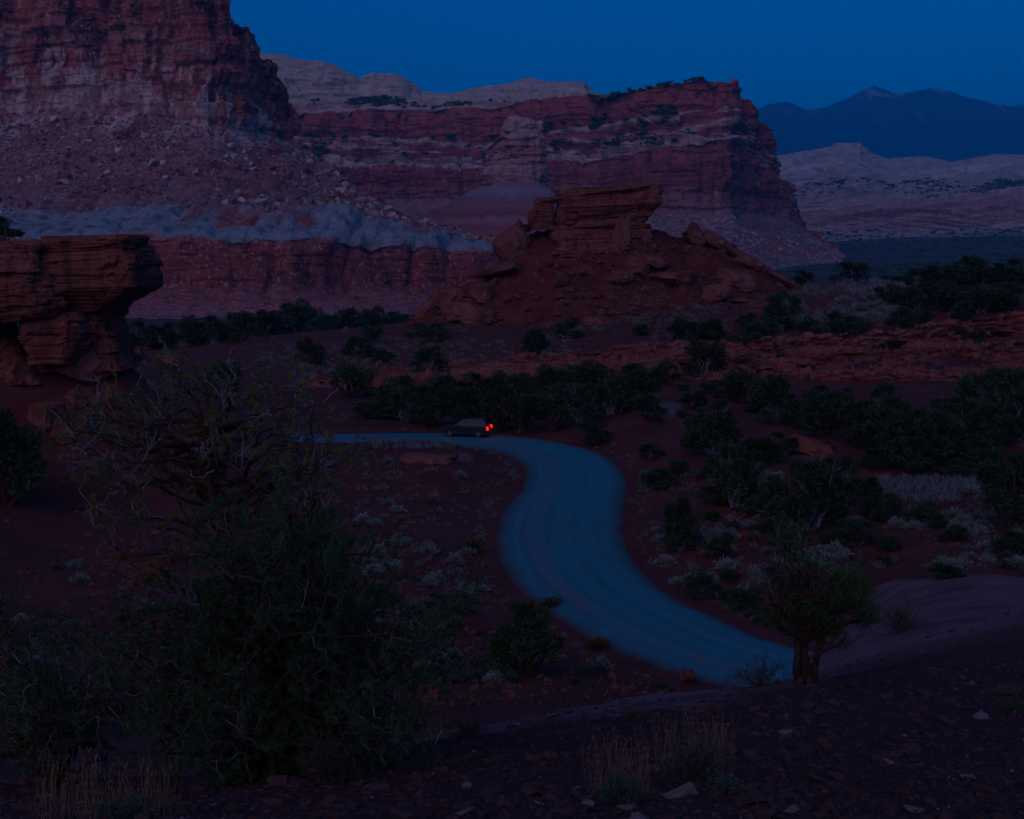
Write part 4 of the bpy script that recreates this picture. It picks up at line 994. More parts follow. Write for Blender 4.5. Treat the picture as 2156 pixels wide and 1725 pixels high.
# -- far shrubs on the mesa ledges
fk = [mesh_np('juniper_shrub', np.concatenate([tv * np.array([1, 1, .8]), tv[:, [1, 2, 0]] * .7 + np.array([.5, .1, -.1])]), np.concatenate([tf, tf + len(tv)]), M_JUN) for tv, tf in tmpl_rocks(4, 44, 12)]
pos = np.concatenate([grid_pick(GB, tB, 2.05, 2.95, 170, lambda G: np.clip(.3 + 2 * fbm(G / 50, 2, 150), .02, 2) * (G[:, 0] < 330), (600, 1460)), grid_pick(GB, tB, 1.75, 2.05, 60, lambda G: np.clip(.1 + 2 * fbm(G / 50, 2, 151), .02, 2), (600, 1420)),
                      grid_pick(GB, tB, .95, 1.04, 40, None, (1240, 1500))])
for k, p in enumerate(pos):
    o = link('juniper_shrub', fk[k % 4], loc=p + np.array([0, -7, 2.2]), label='tiny dark juniper dotting the ledges and rim of the middle mesa', cat='shrub', group='junipers on the mesa ledges')
    q = rng.uniform(5.0, 13); o.scale = (q, q, q * rng.uniform(.5, .8)); o.rotation_euler = (0, 0, rng.uniform(0, 6))
TB = [(np.array([v.co[:] for v in m_.vertices]), np.array([p.vertices[:] for p in m_.polygons])) for m_ in fk]
pos = np.concatenate([grid_pick(GC, tC, 2.7, 3.3, 420, lambda G: np.clip(.2 + 2 * fbm(G / 60, 2, 152), .02, 2), (600, 1280)), grid_pick(GE, tE, 2.3, 3.2, 700, lambda G: np.clip(.1 + 2 * fbm(G / 120, 2, 153), .01, 2), (1640, 2220)),
                      grid_pick(GE, tE, 4.95, 6, 500, None, (1680, 2220))])
link('distant_woodland', scatter_mesh('distant_woodland', TB, pos, rng.uniform(4, 11, len(pos)), rng, .1, M_JUN, (.5, .8), .25), kind='stuff', label='scattered dark woodland on the far slickrock hills')
# dark scrub flats below the far hills
uv = np.stack([rng.uniform(1660, 2200, 1100), 480 + 95 * rng.uniform(0, 1, 1100)], -1)
pp = hit_many(uv[:, 0], uv[:, 1], gfast, np.geomspace(600, 3300, 500))
keep = (fbm(pp / 160, 3, 160) > -.05) & (pp[:, 1] < 3250) & (pp[:, 1] > 650)
pp = pp[keep]
link('scrub', scatter_mesh('scrub', TB, pp, rng.uniform(4, 9, len(pp)), rng, .1, M_JUN, (.4, .7), .2), kind='stuff', label='dark scrub covering the flat below the far right hills')

# ------------------------------------------------------------------ sagebrush
def sage_proto(seed, mat, n=150, tall=.55):
    rng = np.random.default_rng(seed)
    d = rng.normal(0, 1, (n, 3)); d[:, 2] = np.abs(d[:, 2]) * 1.2; d /= np.linalg.norm(d, axis=1, keepdims=True)
    c = d * np.array([.36, .36, tall * .6]) * (rng.uniform(.3, 1.0, n)[:, None]) * (1 + .3 * vn(d * 2 + seed, seed)[:, None])
    V, Fc = sprays(c, d + np.array([0, 0, .6]) + rng.normal(0, .3, (n, 3)), rng.uniform(.07, .17, n), rng.uniform(.014, .03, n), rng)
    return mesh_np('sagebrush', V, Fc, mat)
SP = [sage_proto(600 + k, (M_SAGE, M_SAGE, M_SAGE, M_SAGED)[k % 4], 340) for k in range(6)]
SPD = [sage_proto(650 + k, M_SAGED, 340) for k in range(6)]
SPV = [(np.array([v.co[:] for v in m_.vertices]), np.array([p.vertices[:] for p in m_.polygons])) for m_ in (sage_proto(700 + k, M_SAGE, 40) for k in range(4))]
zones = [  # u0, u1, v0, v1, count, size in metres, clumping
    (380, 900, 690, 800, 520, .75), (900, 1700, 640, 770, 620, .8), (1280, 1640, 600, 690, 160, .8), (1640, 1900, 600, 690, 420, .95), (1700, 2156, 640, 700, 60, .9), (760, 1090, 940, 1440, 520, .55), (1335, 1660, 990, 1340, 430, .6),
    (1660, 2156, 1030, 1200, 330, .7), (40, 520, 1130, 1420, 160, .5), (900, 1560, 1400, 1510, 50, .42), (640, 1000, 1000, 1250, 120, .5)]
cand = []
for (u0, u1, v0, v1, n, sz) in zones:
    uu, vv = rng.uniform(u0, u1, n * 2), rng.uniform(v0, v1, n * 2)
    q = hit_many(uu, vv)
    nn = fbm(q / np.array([7., 7, 7]) * (1 if v0 > 900 else .4), 2, 170 + u0)
    k = np.argsort(-(nn + rng.normal(0, .2, len(nn))))[:n]
    q = q[k]
    ss = sz * (1.4 if v0 < 700 else 1.1) * np.exp(rng.normal(-.1, .5, len(q))).clip(.4, 2.2)
    cand.append(np.concatenate([q, ss[:, None]], 1))
cand = np.concatenate(cand)
rd = road_dist(cand[:, 0], cand[:, 1])
cand = cand[(rd > 4.9) & (cand[:, 1] < 290) & (cand[:, 1] > 38)]
# a fringe along both road edges
for side in (-1, 1):
    for k in range(0, len(ROAD), 1):
        if rng.uniform() < .8:
            q = ROAD[k] + nor[k] * side * (4.5 + abs(rng.normal(.2, .9)))
            cand = np.concatenate([cand, [[q[0], q[1], float(gfast(q[0], q[1])), .5 * np.exp(rng.normal(0, .4))]]])
app = cand[:, 3] / cand[:, 1]
order = np.argsort(-app)
for k in order[:300]:
    q = cand[k]
    uq, rq = CU + F * q[0] / q[1], float(road_dist(q[:1], q[1:2])[0])
    zl = ('low sagebrush cushion lining the edge of the road' if rq < 7 else 'pale sagebrush cushion on the slope between the near ridge and the road' if q[1] < 56 else 'grey green sagebrush cushion inside the bend, left of the road' if uq < 1090
          else 'grey green sagebrush cushion on the flat just right of the road' if uq < 1660 else 'pale sagebrush cushion on the open flat at the far right')
    if q[1] > 135: zl = 'small pale sagebrush cushion dotting the bench below the butte'
    o = link('sagebrush', (SPD if q[1] < 62 and rng.uniform() < .75 else SP)[rng.integers(0, 6)], loc=q[:3] - np.array([0, 0, .02]), label=zl, cat='shrub', group=zl.replace('cushion', 'cushions'))
    o.scale = (q[3] * 1.15, q[3] * 1.15, q[3] * rng.uniform(.8, 1.2)); o.rotation_euler = (0, 0, rng.uniform(0, 6))
q = cand[order[300:]]
link('sagebrush', scatter_mesh('sagebrush', SPV, q[:, :3], q[:, 3] * 1.2, rng, .05, M_SAGE, (.8, 1.1), 0), kind='stuff', label='countless pale sagebrush cushions dotted over the far red flats')
# fine dark scrub and loose stones over the nearer soil
def near_zone(zs):
    q = []
    for (u0, u1, v0, v1, n) in zs:
        h = hit_many(rng.uniform(u0, u1, n), rng.uniform(v0, v1, n))
        q.append(h[fbm(h / 3.5, 2, 177) + rng.normal(0, .25, n) > -.05])
    q = np.concatenate(q)
    return q[(road_dist(q[:, 0], q[:, 1]) > 4.7) & (q[:, 1] > 38)]
NZ = [(620, 1090, 950, 1440, 1500), (860, 1520, 1390, 1490, 700), (0, 520, 1020, 1420, 900), (1330, 1700, 990, 1350, 900), (1640, 2156, 1020, 1200, 700)]
q = near_zone(NZ)
SDV = [(np.array([v.co[:] for v in m_.vertices]), np.array([p.vertices[:] for p in m_.polygons])) for m_ in (sage_proto(720 + k, M_SAGED, 32) for k in range(4))]
link('low_scrub', scatter_mesh('low_scrub', SDV, q, np.exp(rng.normal(-1.05, .45, len(q))).clip(.12, .9), rng, .05, M_SAGED, (.5, .9), 0), kind='stuff', label='fine dark low scrub over the red soil on both sides of the road')
q = near_zone([(a, b, c, d, n * 2) for a, b, c, d, n in NZ] + [(640, 2150, 640, 800, 900)])
link('loose_stones', scatter_mesh('loose_stones', TR, q, np.exp(rng.normal(-2.0, .6, len(q))).clip(.05, .6), rng, .3, M_BOULDER, (.35, .8), .1), ground, kind='stuff')
# pale bunch grass on the right flat and on the bench skyline
def grass_patch(name, zone, n, h, mat, label):
    u0, u1, v0, v1 = zone
    q = hit_many(rng.uniform(u0, u1, n), rng.uniform(v0, v1, n))
    q = q[(fbm(q / 4.0, 2, 190) > -.25)]
    B = 9
    c = np.repeat(q, B, 0) + rng.normal(0, .12, (len(q) * B, 3)) * np.array([1, 1, 0])
    d = rng.normal(0, .35, c.shape) + np.array([0, 0, 1.0])
    V, Fc = sprays(c, d, h * rng.uniform(.5, 1.2, len(c)), h * .05, rng)
    link(name, mesh_np(name, V, Fc, mat), kind='stuff', label=label)
grass_patch('bunch_grass', (1850, 2060, 1010, 1062), 420, .55, M_PGRASS, 'pale bunch grass patch on the flat far right')
grass_patch('bunch_grass', (1780, 1905, 590, 622), 260, 1.0, M_PGRASS, 'pale dry grass along the bench skyline')
grass_patch('bunch_grass', (780, 960, 930, 948), 120, .5, M_PGRASS, 'pale grass fringe at the near edge of the far road')

# ------------------------------------------------------------------ foreground gravel
TS = tmpl_rocks(10, 9, 10)
n = 19000
Yg = 5.0 * (24 / 5.0) ** rng.uniform(0, 1, n)
ug = rng.uniform(-80, 2240, n)
xg = (ug - CU) / F * Yg
vv = np.interp(ug, [-100, 862, 1222, 1462, 1700, 1816, 2156, 2300], [1640, 1575, 1500, 1475, 1440, 1405, 1320, 1300])
zg = gfast(xg, Yg)
vg = HV + (EYE - zg) * F / Yg
keep = (vg > vv - 8 * rng.uniform(-1, 2.5, n)) | (rng.uniform(0, 1, n) < .12) & (vg > vv - 90)
pos = np.stack([xg, Yg, zg], -1)[keep]
size = np.exp(rng.normal(-3.9, .68, len(pos))).clip(.008, .13) * (1 + .03 * (pos[:, 1] - 6))
app = size / pos[:, 1]
order = np.argsort(-app)
mS = [mesh_np('stone', tv, tf, M_STONE) for tv, tf in TS]
mW = [mesh_np('stone', tv, tf, M_WSTONE) for tv, tf in TS]
for k in order[:300]:
    o = link('stone', (mW if rng.uniform() < .05 else mS)[rng.integers(0, 10)], ground, loc=pos[k] + np.array([0, 0, size[k] * .1]))
    o.scale = (size[k] * rng.uniform(.9, 1.4), size[k] * rng.uniform(.7, 1), size[k] * rng.uniform(.3, .6)); o.rotation_euler = (rng.normal(0, .12), rng.normal(0, .12), rng.uniform(0, 6))
rest = order[300:]
link('gravel', scatter_mesh('gravel', TS, pos[rest], size[rest], rng, .16, M_STONE, (.25, .6), .1), ground, kind='stuff')
wk = rest[rng.uniform(0, 1, len(rest)) < .015]
link('gravel', scatter_mesh('gravel', TS, pos[wk] + np.array([.03, .02, .01]), size[wk] * .9, rng, .16, M_WSTONE, (.25, .5), .12), ground, kind='stuff')
p = hit_ground(1432, 1676)
o = link('stone', hull_rock('stone', 77, M_WSTONE, 12, .5), loc=p + np.array([0, 0, .02]), label='pale flat stone beside the foreground sagebrush clump', cat='stone')
o.scale = (.20, .13, .12); o.rotation_euler = (R(10), R(-12), .3)
for i, (u, v, w_, m_, lab) in enumerate([(1660, 1548, .13, M_WSTONE, 'light stone lying alone in the right foreground gravel'), (1345, 1690, .16, M_STONE, 'dark stone left of the pale flat stone'), (1590, 1600, .16, M_STONE, 'flat reddish stone above the sagebrush clump, right foreground'), (800, 1660, .2, M_STONE, 'flat reddish stone at the foot of the big pinyon'), (930, 1620, .1, M_WSTONE, 'small whitish stone right of the big pinyon')]):
    p = hit_ground(u, v)
    o = link('stone', hull_rock('stone', 80 + i, m_, 12, .5), loc=p + np.array([0, 0, .01]), label=lab, cat='stone')
    o.scale = (w_, w_ * .7, w_ * .5); o.rotation_euler = (0, R(8), i)

# ------------------------------------------------------------------ pinyons
def clumps(c, d, rng, n=40, ln=.040, wd=.0030):
    """needle tufts wrapped round the twig ends c pointing along d"""
    m = len(c)
    d = d / (np.linalg.norm(d, axis=1, keepdims=True) + 1e-9)
    back = rng.uniform(0, .075, (m, n))
    dirs = d[:, None] * rng.uniform(.3, 1.0, (m, n, 1)) + rng.normal(0, .55, (m, n, 3))
    dirs /= np.linalg.norm(dirs, axis=2, keepdims=True)
    p = c[:, None] - d[:, None] * back[..., None]
    s_ = np.cross(dirs, rng.normal(0, 1, (m, n, 3))); s_ /= np.linalg.norm(s_, axis=2, keepdims=True) + 1e-9
    L_ = ln * rng.uniform(.7, 1.25, (m, n, 1))
    V = np.stack([p + s_ * wd, p - s_ * wd, p + dirs * L_], 2).reshape(-1, 3)
    return V, np.arange(len(V)).reshape(-1, 3)
def pinyon(name, label, base, trunk, lobes, seed, nprim, live, mats, yj=.7, nsec=6, nter=4, twig_r=.0035, needle=40, dry=0.0, inner=3, bare=.3):
    rng = np.random.default_rng(seed)
    bx, by = base[0], base[1]
    e = link(name, None, loc=tuple(base), label=label, cat='tree')
    b0 = np.array(base, float)
    tp = np.array(trunk, float)                       # trunk points, world
    tl = [(catmull(tp, 6), np.array([.085, .075, .06, .045, .02]) )]
    tpts = tl[0][0]
    W = np.array([l[4] if len(l) > 4 else 1.0 for l in lobes]); W = W / W.sum()
    big, small, ends, dirs, kinds = [], [], [], [], []
    for _ in range(nprim):
        lo = lobes[rng.choice(len(lobes), p=W)]
        a, r = rng.uniform(0, 6.28), rng.uniform(0, 1) ** .5
        tgt = P(lo[0] + lo[2] * r * np.cos(a), lo[1] + lo[3] * r * np.sin(a), by + rng.normal(0, yj))
        zt = np.clip(tgt[2] - abs(rng.normal(.35, .3)), tpts[0, 2] + .25, tpts[-1, 2])
        st = tpts[np.argmin(np.abs(tpts[:, 2] - zt))]
        br = wobble(st, tgt, 10, .32, rng, rng.normal(-.02, .07))
        L_ = np.linalg.norm(tgt - st)
        big.append((br, [min(.045, .014 + .02 * L_), .014, .005]))
        for _s in range(nsec):
            i = rng.integers(inner, 10)
            ax = unit(br[min(i, 9)] - br[i - 1])
            dd = unit(ax * .55 + rng.normal(0, .75, 3) + np.array([0, 0, .28]))
            l2 = rng.uniform(.18, .46)
            b2 = wobble(br[i], br[i] + dd * l2, 7, .36, rng, rng.normal(0, .1))
            small.append((b2, [twig_r * 1.6, twig_r * .7]))
            lv = rng.uniform() < live * (1.25 if lo[1] > 1150 or live > .6 else 1)
            kd = 2 if (dry and rng.uniform() < dry) else 0
            if lv: ends.append(b2[-1]); dirs.append(b2[-1] - b2[-2]); kinds.append(kd)
            for _t in range(nter):
                j = rng.integers(2, 7)
                d3 = unit(dd * .5 + rng.normal(0, .7, 3) + np.array([0, 0, .3]))
                b3 = wobble(b2[j], b2[j] + d3 * rng.uniform(.07, .2), 5, .5, rng, rng.normal(0, .1))
                small.append((b3, [twig_r * .9, twig_r * .45]))
                if lv: ends.append(b3[-1]); dirs.append(b3[-1] - b3[-2]); kinds.append(kd)
    V, Fc = tubes(tl + big, 6)
    link('trunk', mesh_np('trunk', V - b0, Fc, M_BARK), e)
    sel = rng.uniform(0, 1, len(small)) < bare
    for m_, grp_ in ((M_TWIG, [q for q, z_ in zip(small, sel) if z_]), (M_DTWIG, [q for q, z_ in zip(small, sel) if not z_])):
        V, Fc = tubes(grp_, 3)
        link('branches', mesh_np('branches', V - b0, Fc, m_), e, kind='stuff')
    ends, dirs, kinds = np.array(ends), np.array(dirs), np.array(kinds)
    for k, m_ in enumerate(mats):
        mk = kinds == k if k else (kinds == 0)
        if not mk.any(): continue
        V, Fc = clumps(ends[mk], dirs[mk], rng, needle)
        link('crown' if k == 0 else 'dry_needles', mesh_np('crown', V - b0, Fc, m_), e, kind='stuff')
    return e
bA = hit_ground(572, 1645); bA = np.array([bA[0], bA[1], bA[2] - .05])
YA = bA[1]
pinyon('pinyon_pine', 'big dark green pinyon filling the left foreground', bA, [bA, P(570, 1560, YA), P(600, 1480, YA), P(585, 1380, YA + .1), P(610, 1280, YA), P(600, 1180, YA)],
       [(570, 1190, 170, 110, 2.0), (690, 1180, 90, 90, 1.0), (400, 1360, 120, 90, 1.1), (640, 1330, 190, 110, 2.0), (840, 1400, 80, 60, .9), (420, 1480, 150, 110, 1.6), (700, 1480, 190, 120, 2.2), (520, 1570, 170, 70, 1.4), (820, 1540, 90, 70, 1.0), (270, 1320, 80, 50, .7), (890, 1340, 40, 30, .5), (260, 1450, 90, 70, .8), (760, 1250, 60, 60, .5), (450, 1230, 70, 60, .6)],
       901, 185, .92, [M_PINE], .75, 6, 4, needle=50, inner=4, bare=.16)
bB = hit_ground(470, 1605); bB = np.array([bB[0], YA + 2.3, float(gfast(bB[0], YA + 2.3)) - .05])
YB2 = bB[1]
pinyon('pinyon_pine', 'sparse pinyon with bare grey twigs and yellow green tips behind the big one', bB, [bB, P(470, 1400, YB2), P(500, 1250, YB2), P(470, 1120, YB2), P(440, 1000, YB2), P(455, 900, YB2)],
       [(420, 820, 110, 50, 1.0), (200, 880, 90, 50, .8), (330, 900, 110, 60, 1.0), (560, 880, 70, 50, .6), (670, 850, 60, 40, .9), (230, 1010, 110, 60, 1.0), (430, 980, 110, 70, 1.0), (600, 960, 90, 60, 1.0), (690, 960, 60, 70, 1.0), (170, 940, 50, 50, .4), (330, 1080, 120, 60, .8), (560, 1060, 120, 60, 1.0), (690, 1050, 60, 40, .6)],
       902, 64, .5, [M_PINEY], .7, 5, 4, twig_r=.0052, needle=62, inner=5, bare=.6)
bC = hit_ground(130, 1650); bC = np.array([bC[0], bC[1] - .4, float(gfast(bC[0], bC[1] - .4)) - .05])
YC = bC[1]
pinyon('pinyon_pine', 'small twiggy pinyon in the bottom left corner', bC, [bC, P(140, 1590, YC), P(130, 1540, YC), P(120, 1480, YC)],
       [(100, 1450, 120, 70, 1.3), (200, 1520, 90, 60, 1), (30, 1520, 70, 70, 1), (130, 1560, 130, 40, 1), (60, 1400, 60, 30, .4)], 903, 52, .6, [M_PINE], .5, 6, 4, twig_r=.0034, needle=40, inner=4, bare=.45)
bD = hit_ground(-10, 1560)
pinyon('pinyon_pine', 'dark pinyon branches reaching in from the left edge', np.array(bD), [bD, P(-60, 1450, bD[1]), P(-40, 1380, bD[1]), P(-20, 1300, bD[1])],
       [(60, 1320, 110, 60, 1.0), (150, 1390, 130, 70, 1.4), (20, 1430, 90, 60, 1), (220, 1330, 70, 40, .5), (10, 1260, 60, 50, .4)], 904, 66, .8, [M_PINE], .5, 6, 4, needle=36)
# branch of dry orange needles caught in the big pinyon
rngd = np.random.default_rng(99)
dr = [(245, 1175), (262, 1182), (300, 1188), (325, 1200), (345, 1165), (335, 1210), (355, 1180)]
ce = np.concatenate([P(u, v, YA - .5) + rngd.normal(0, .03, (7, 3)) for u, v in dr])
V, Fc = clumps(ce, rngd.normal(0, 1, ce.shape) + np.array([-1, 0, .2]), rngd, 34, .035)
e = link('dead_branch', None, loc=P(400, 1230, YA - .3), label='dead branch with dry orange needles on the left of the big pinyon', cat='branch')
o0 = np.array(e.location)
link('dry_needles', mesh_np('dry_needles', V - o0, Fc, M_DRYN), e, kind='stuff')
V, Fc = tubes([(wobble(P(430, 1290, YA - .25), P(u, v, YA - .5), 8, .3, rngd), [.008, .003]) for u, v in dr], 5)
link('wood', mesh_np('wood', V - o0, Fc, M_TWIG), e)

# ------------------------------------------------------------------ twisted juniper on the right
bj = hit_ground(1697, 1440); YJ = bj[1]
e = link('juniper_tree', None, loc=tuple(bj), label='twisted old juniper with bare limbs standing above the road on the right', cat='tree')
rj = np.random.default_rng(31)
o0 = np.array(bj)
def Q(*pts): return catmull(np.array([P(u, v, YJ + dy) for u, v, dy in pts]), 5)
pl = [(Q((1700, 1448, 0), (1698, 1410, 0), (1690, 1370, .05), (1694, 1335, .05), (1702, 1280, .1), (1708, 1210, .1)), [.10, .075, .065, .055, .04, .018]),
      (Q((1712, 1446, .05), (1716, 1400, .05), (1728, 1350, .1), (1745, 1300, .1), (1752, 1250, .1)), [.055, .045, .04, .03, .012]),
      (Q((1684, 1446, .0), (1676, 1405, -.05), (1680, 1370, -.05), (1672, 1330, 0), (1660, 1270, .1)), [.06, .045, .04, .03, .012]),
      (Q((1694, 1345, 0), (1660, 1325, -.1), (1632, 1302, -.1), (1615, 1280, -.1), (1606, 1250, -.05)), [.06, .055, .045, .04, .02]),
      (Q((1618, 1290, -.1), (1622, 1240, 0), (1640, 1190, 0), (1650, 1130, .1)), [.035, .026, .018, .008]),
      (Q((1640, 1306, -.1), (1650, 1250, -.2), (1668, 1200, -.2), (1664, 1175, -.2), (1680, 1150, -.2)), [.03, .024, .016, .012, .006]),
      (Q((1696, 1330, 0), (1730, 1300, 0), (1760, 1262, 0), (1785, 1215, 0)), [.06, .045, .03, .012]),
      (Q((1700, 1345, .1), (1750, 1325, .1), (1800, 1308, .1), (1828, 1304, .1)), [.035, .026, .016, .006]),
      (Q((1705, 1385, -.1), (1735, 1372, -.1), (1772, 1352, -.1), (1783, 1330, -.1)), [.026, .02, .014, .008]),
      (Q((1696, 1300, -.2), (1708, 1260, -.25), (1706, 1235, -.25), (1714, 1215, -.25)), [.02, .016, .012, .006]),
      (Q((1700, 1430, -.1), (1712, 1455, -.25), (1720, 1470, -.35)), [.05, .04, .02]), (Q((1690, 1430, -.1), (1668, 1452, -.2), (1650, 1462, -.3)), [.045, .03, .015])]
V, Fc = tubes(pl, 9); V = V + .03 * fbm(V / .10, 3, 5)[:, None] * rj.normal(0, .35, V.shape)
link('trunk', mesh_np('trunk', V - o0, Fc, M_BARK), e)
tw = []
for (u, v, du, dv, n_) in [(1620, 1230, 30, 60, 10), (1650, 1160, 40, 50, 12), (1690, 1170, 40, 40, 9), (1790, 1200, 30, 30, 5), (1720, 1230, 40, 40, 6), (1810, 1300, 30, 20, 3)]:
    for _ in range(n_):
        p0 = P(u + rj.normal(0, du * .5), v + rj.normal(0, dv * .5), YJ + rj.normal(0, .25))
        p1 = p0 + unit(rj.normal(0, 1, 3) + np.array([0, 0, 1.0])) * rj.uniform(.12, .4)
        m1 = wobble(p0, p1, 7, .5, rj); tw.append((m1, [.007, .003]))
        for _k in range(2):
            j = rj.integers(2, 6); tw.append((wobble(m1[j], m1[j] + unit(rj.normal(0, 1, 3) + np.array([0, 0, .6])) * rj.uniform(.06, .18), 5, .5, rj), [.004, .002]))
V, Fc = tubes(tw, 4)
gtw = simple_rock('weathered_twig_wood', (0.12, 0.11, 0.115), (0.22, 0.2, 0.21), 8.0, 0.004)
link('dead_twigs', mesh_np('dead_twigs', V - o0, Fc, gtw), e, kind='stuff')
C, D, bl = [], [], []
reg = [(1685, 1262, 34, 40, 1.0), (1735, 1225, 46, 34, 1.4), (1785, 1245, 40, 44, 1.6), (1812, 1285, 26, 34, 1.0), (1755, 1300, 52, 34, 1.5), (1700, 1315, 36, 28, .8), (1738, 1352, 44, 16, .5), (1665, 1345, 26, 22, .4), (1700, 1165, 46, 26, .35), (1655, 1135, 40, 30, .3), (1632, 1290, 22, 22, .3)]
wr = np.array([r[4] for r in reg]); wr /= wr.sum()
s_ = YJ / F
for _ in range(105):
    u, v, ru, rv, _w = reg[rj.choice(len(reg), p=wr)]
    a_, r_ = rj.uniform(0, 6.28), rj.uniform(.1, 1) ** .5
    c = P(u + ru * r_ * np.cos(a_), v + rv * r_ * np.sin(a_), YJ + rj.normal(0, .3))
    st = pl[rj.integers(0, 6)][0]; st = st[rj.integers(len(st) // 2, len(st))]
    if np.linalg.norm(c - st) < .9: bl.append((wobble(st, c, 8, .3, rj), [.014, .005]))
    n_ = int(rj.uniform(25, 75)); ax = unit(c - P(1705, 1370, YJ) + rj.normal(0, .1, 3))
    d = rj.normal(0, 1, (n_, 3)); d /= np.linalg.norm(d, axis=1, keepdims=True)
    C.append(c + d * np.array([.075, .075, .085]) * rj.uniform(.3, 1.15, n_)[:, None] + ax * rj.uniform(-.08, .14, n_)[:, None]); D.append(d * .6 + ax * .9 + np.array([0, 0, .5]) + rj.normal(0, .3, (n_, 3)))
C, D = np.concatenate(C), np.concatenate(D)
V, Fc = sprays(C, D, rj.uniform(.045, .10, len(C)), rj.uniform(.006, .012, len(C)), rj)
V2, F2 = tubes(bl, 5); link('branches', mesh_np('branches', V2 - o0, F2, M_BARK), e, kind='stuff')
gj = leaf_mat('bright_juniper_leaf', (0.045, 0.11, 0.035), (0.075, 0.16, 0.05), 0.1)
link('crown', mesh_np('crown', V - o0, Fc, gj), e)

# -- dead snag right of it
def bush_twigs(name, u, v, w_, h_, label, n_, mat, seed, cat='shrub', r=.005, up=1.0, off=(0, 0)):
    rg = np.random.default_rng(seed)
    b = hit_ground(u, v); s_ = b[1] / F
    e = link(name, None, loc=tuple(b), label=label, cat=cat)
    pl = []
    for _ in range(n_):
        d = unit(np.array([rg.normal(0, .7), rg.normal(0, .6), abs(rg.normal(up, .35))]))
        L_ = rg.uniform(.6, 1.0)
        tip = np.array([d[0] * w_ * s_ * .62, d[1] * w_ * s_ * .5, d[2] * h_ * s_]) * L_
        m1 = wobble(rg.normal(0, .02, 3) * np.array([1, 1, 0]), tip, 8, .35, rg); pl.append((m1, [r, r * .35]))
        for _k in range(3):
            j = rg.integers(3, 8); pl.append((wobble(m1[j], m1[j] + unit(d + rg.normal(0, .6, 3)) * rg.uniform(.15, .35) * h_ * s_, 5, .4, rg), [r * .5, r * .25]))
    V, Fc = tubes(pl, 4)
    link('stems', mesh_np('stems', V, Fc, mat), e, kind='stuff')
    return e, b, s_
bush_twigs('dry_bush', 690, 1652, 110, 110, 'rounded bare twig bush at the right foot of the big pinyon', 90, M_DTWIG, 41, r=.004)
bush_twigs('dead_snag', 1806, 1236, 60, 110, 'thin dead snag behind the twisted juniper', 7, M_DTWIG, 42, 'tree', .03, 1.6)
bush_twigs('dry_bush', 1895, 1330, 110, 64, 'dead brown brush heaped on the slickrock beside the juniper', 90, M_DTWIG, 43, r=.009)
bush_twigs('dry_bush', 1100, 1412, 130, 140, 'bare stems standing up through the big dark shrub', 40, M_DTWIG, 44, r=.012)
bush_twigs('dry_bush', 1434, 1148, 70, 120, 'bare brown stems of the twiggy shrub right of the bend', 40, M_DTWIG, 45, r=.014)

# ------------------------------------------------------------------ foreground sagebrush and grass
def sage_near(u, v, w_, h_, label, seed, mat, n_=900):
    rg = np.random.default_rng(seed)
    b = hit_ground(u, v); s_ = b[1] / F
    e = link('sagebrush', None, loc=tuple(b), label=label, cat='shrub')
    pl, C, D = [], [], []
    for _ in range(60):
        d = unit(np.array([rg.normal(0, .8), rg.normal(0, .7), abs(rg.normal(.75, .35))]))
        tip = d * np.array([w_ * .5, w_ * .42, h_]) * s_ * rg.uniform(.55, 1.1)
        m1 = wobble(np.zeros(3), tip, 7, .35, rg); pl.append((m1, [.0045, .0015]))
        k = n_ // 60
        i = rg.integers(3, 7, k); C.append(m1[i] + rg.normal(0, .012, (k, 3))); D.append(np.repeat(d[None], k, 0) + rg.normal(0, .6, (k, 3)) + np.array([0, 0, .3]))
    V, Fc = tubes(pl, 4); link('stems', mesh_np('stems', V, Fc, M_DTWIG), e, kind='stuff')
    C, D = np.concatenate(C), np.concatenate(D)
    V, Fc = sprays(C, D, rg.uniform(.014, .034, len(C)), rg.uniform(.0025, .005, len(C)), rg)
    link('leaves', mesh_np('leaves', V, Fc, mat), e, kind='stuff')
sage_near(1312, 1694, 110, 62, 'small blue green sagebrush in the foreground, left of the pair', 51, M_TEALS, 1500)
sage_near(1462, 1650, 190, 100, 'larger sagebrush with dry grass in the middle foreground', 52, M_SAGED, 2200)
sage_near(1530, 1672, 70, 34, 'low blue green sprig right of the larger sagebrush', 53, M_TEALS, 500)
sage_near(262, 1728, 130, 50, 'blue green sagebrush at the bottom left edge', 54, M_TEALS, 1300)
sage_near(1602, 1446, 150, 66, 'grey green shrub at the left foot of the twisted juniper', 55, M_SAGED, 2400)
sage_near(985, 1556, 90, 44, 'dark low sagebrush on the ridge right of the big pinyon', 56, M_SAGED, 900)
sage_near(2130, 1500, 110, 22, 'flat green plant in the right foreground gravel', 57, M_PINE, 700)
sage_near(2130, 1462, 90, 14, 'thin grey green sprig above the flat green plant', 58, M_TEALS, 300)
sage_near(1345, 1515, 90, 16, 'small green mat of plants on the ridge crest', 59, M_PINE, 500)
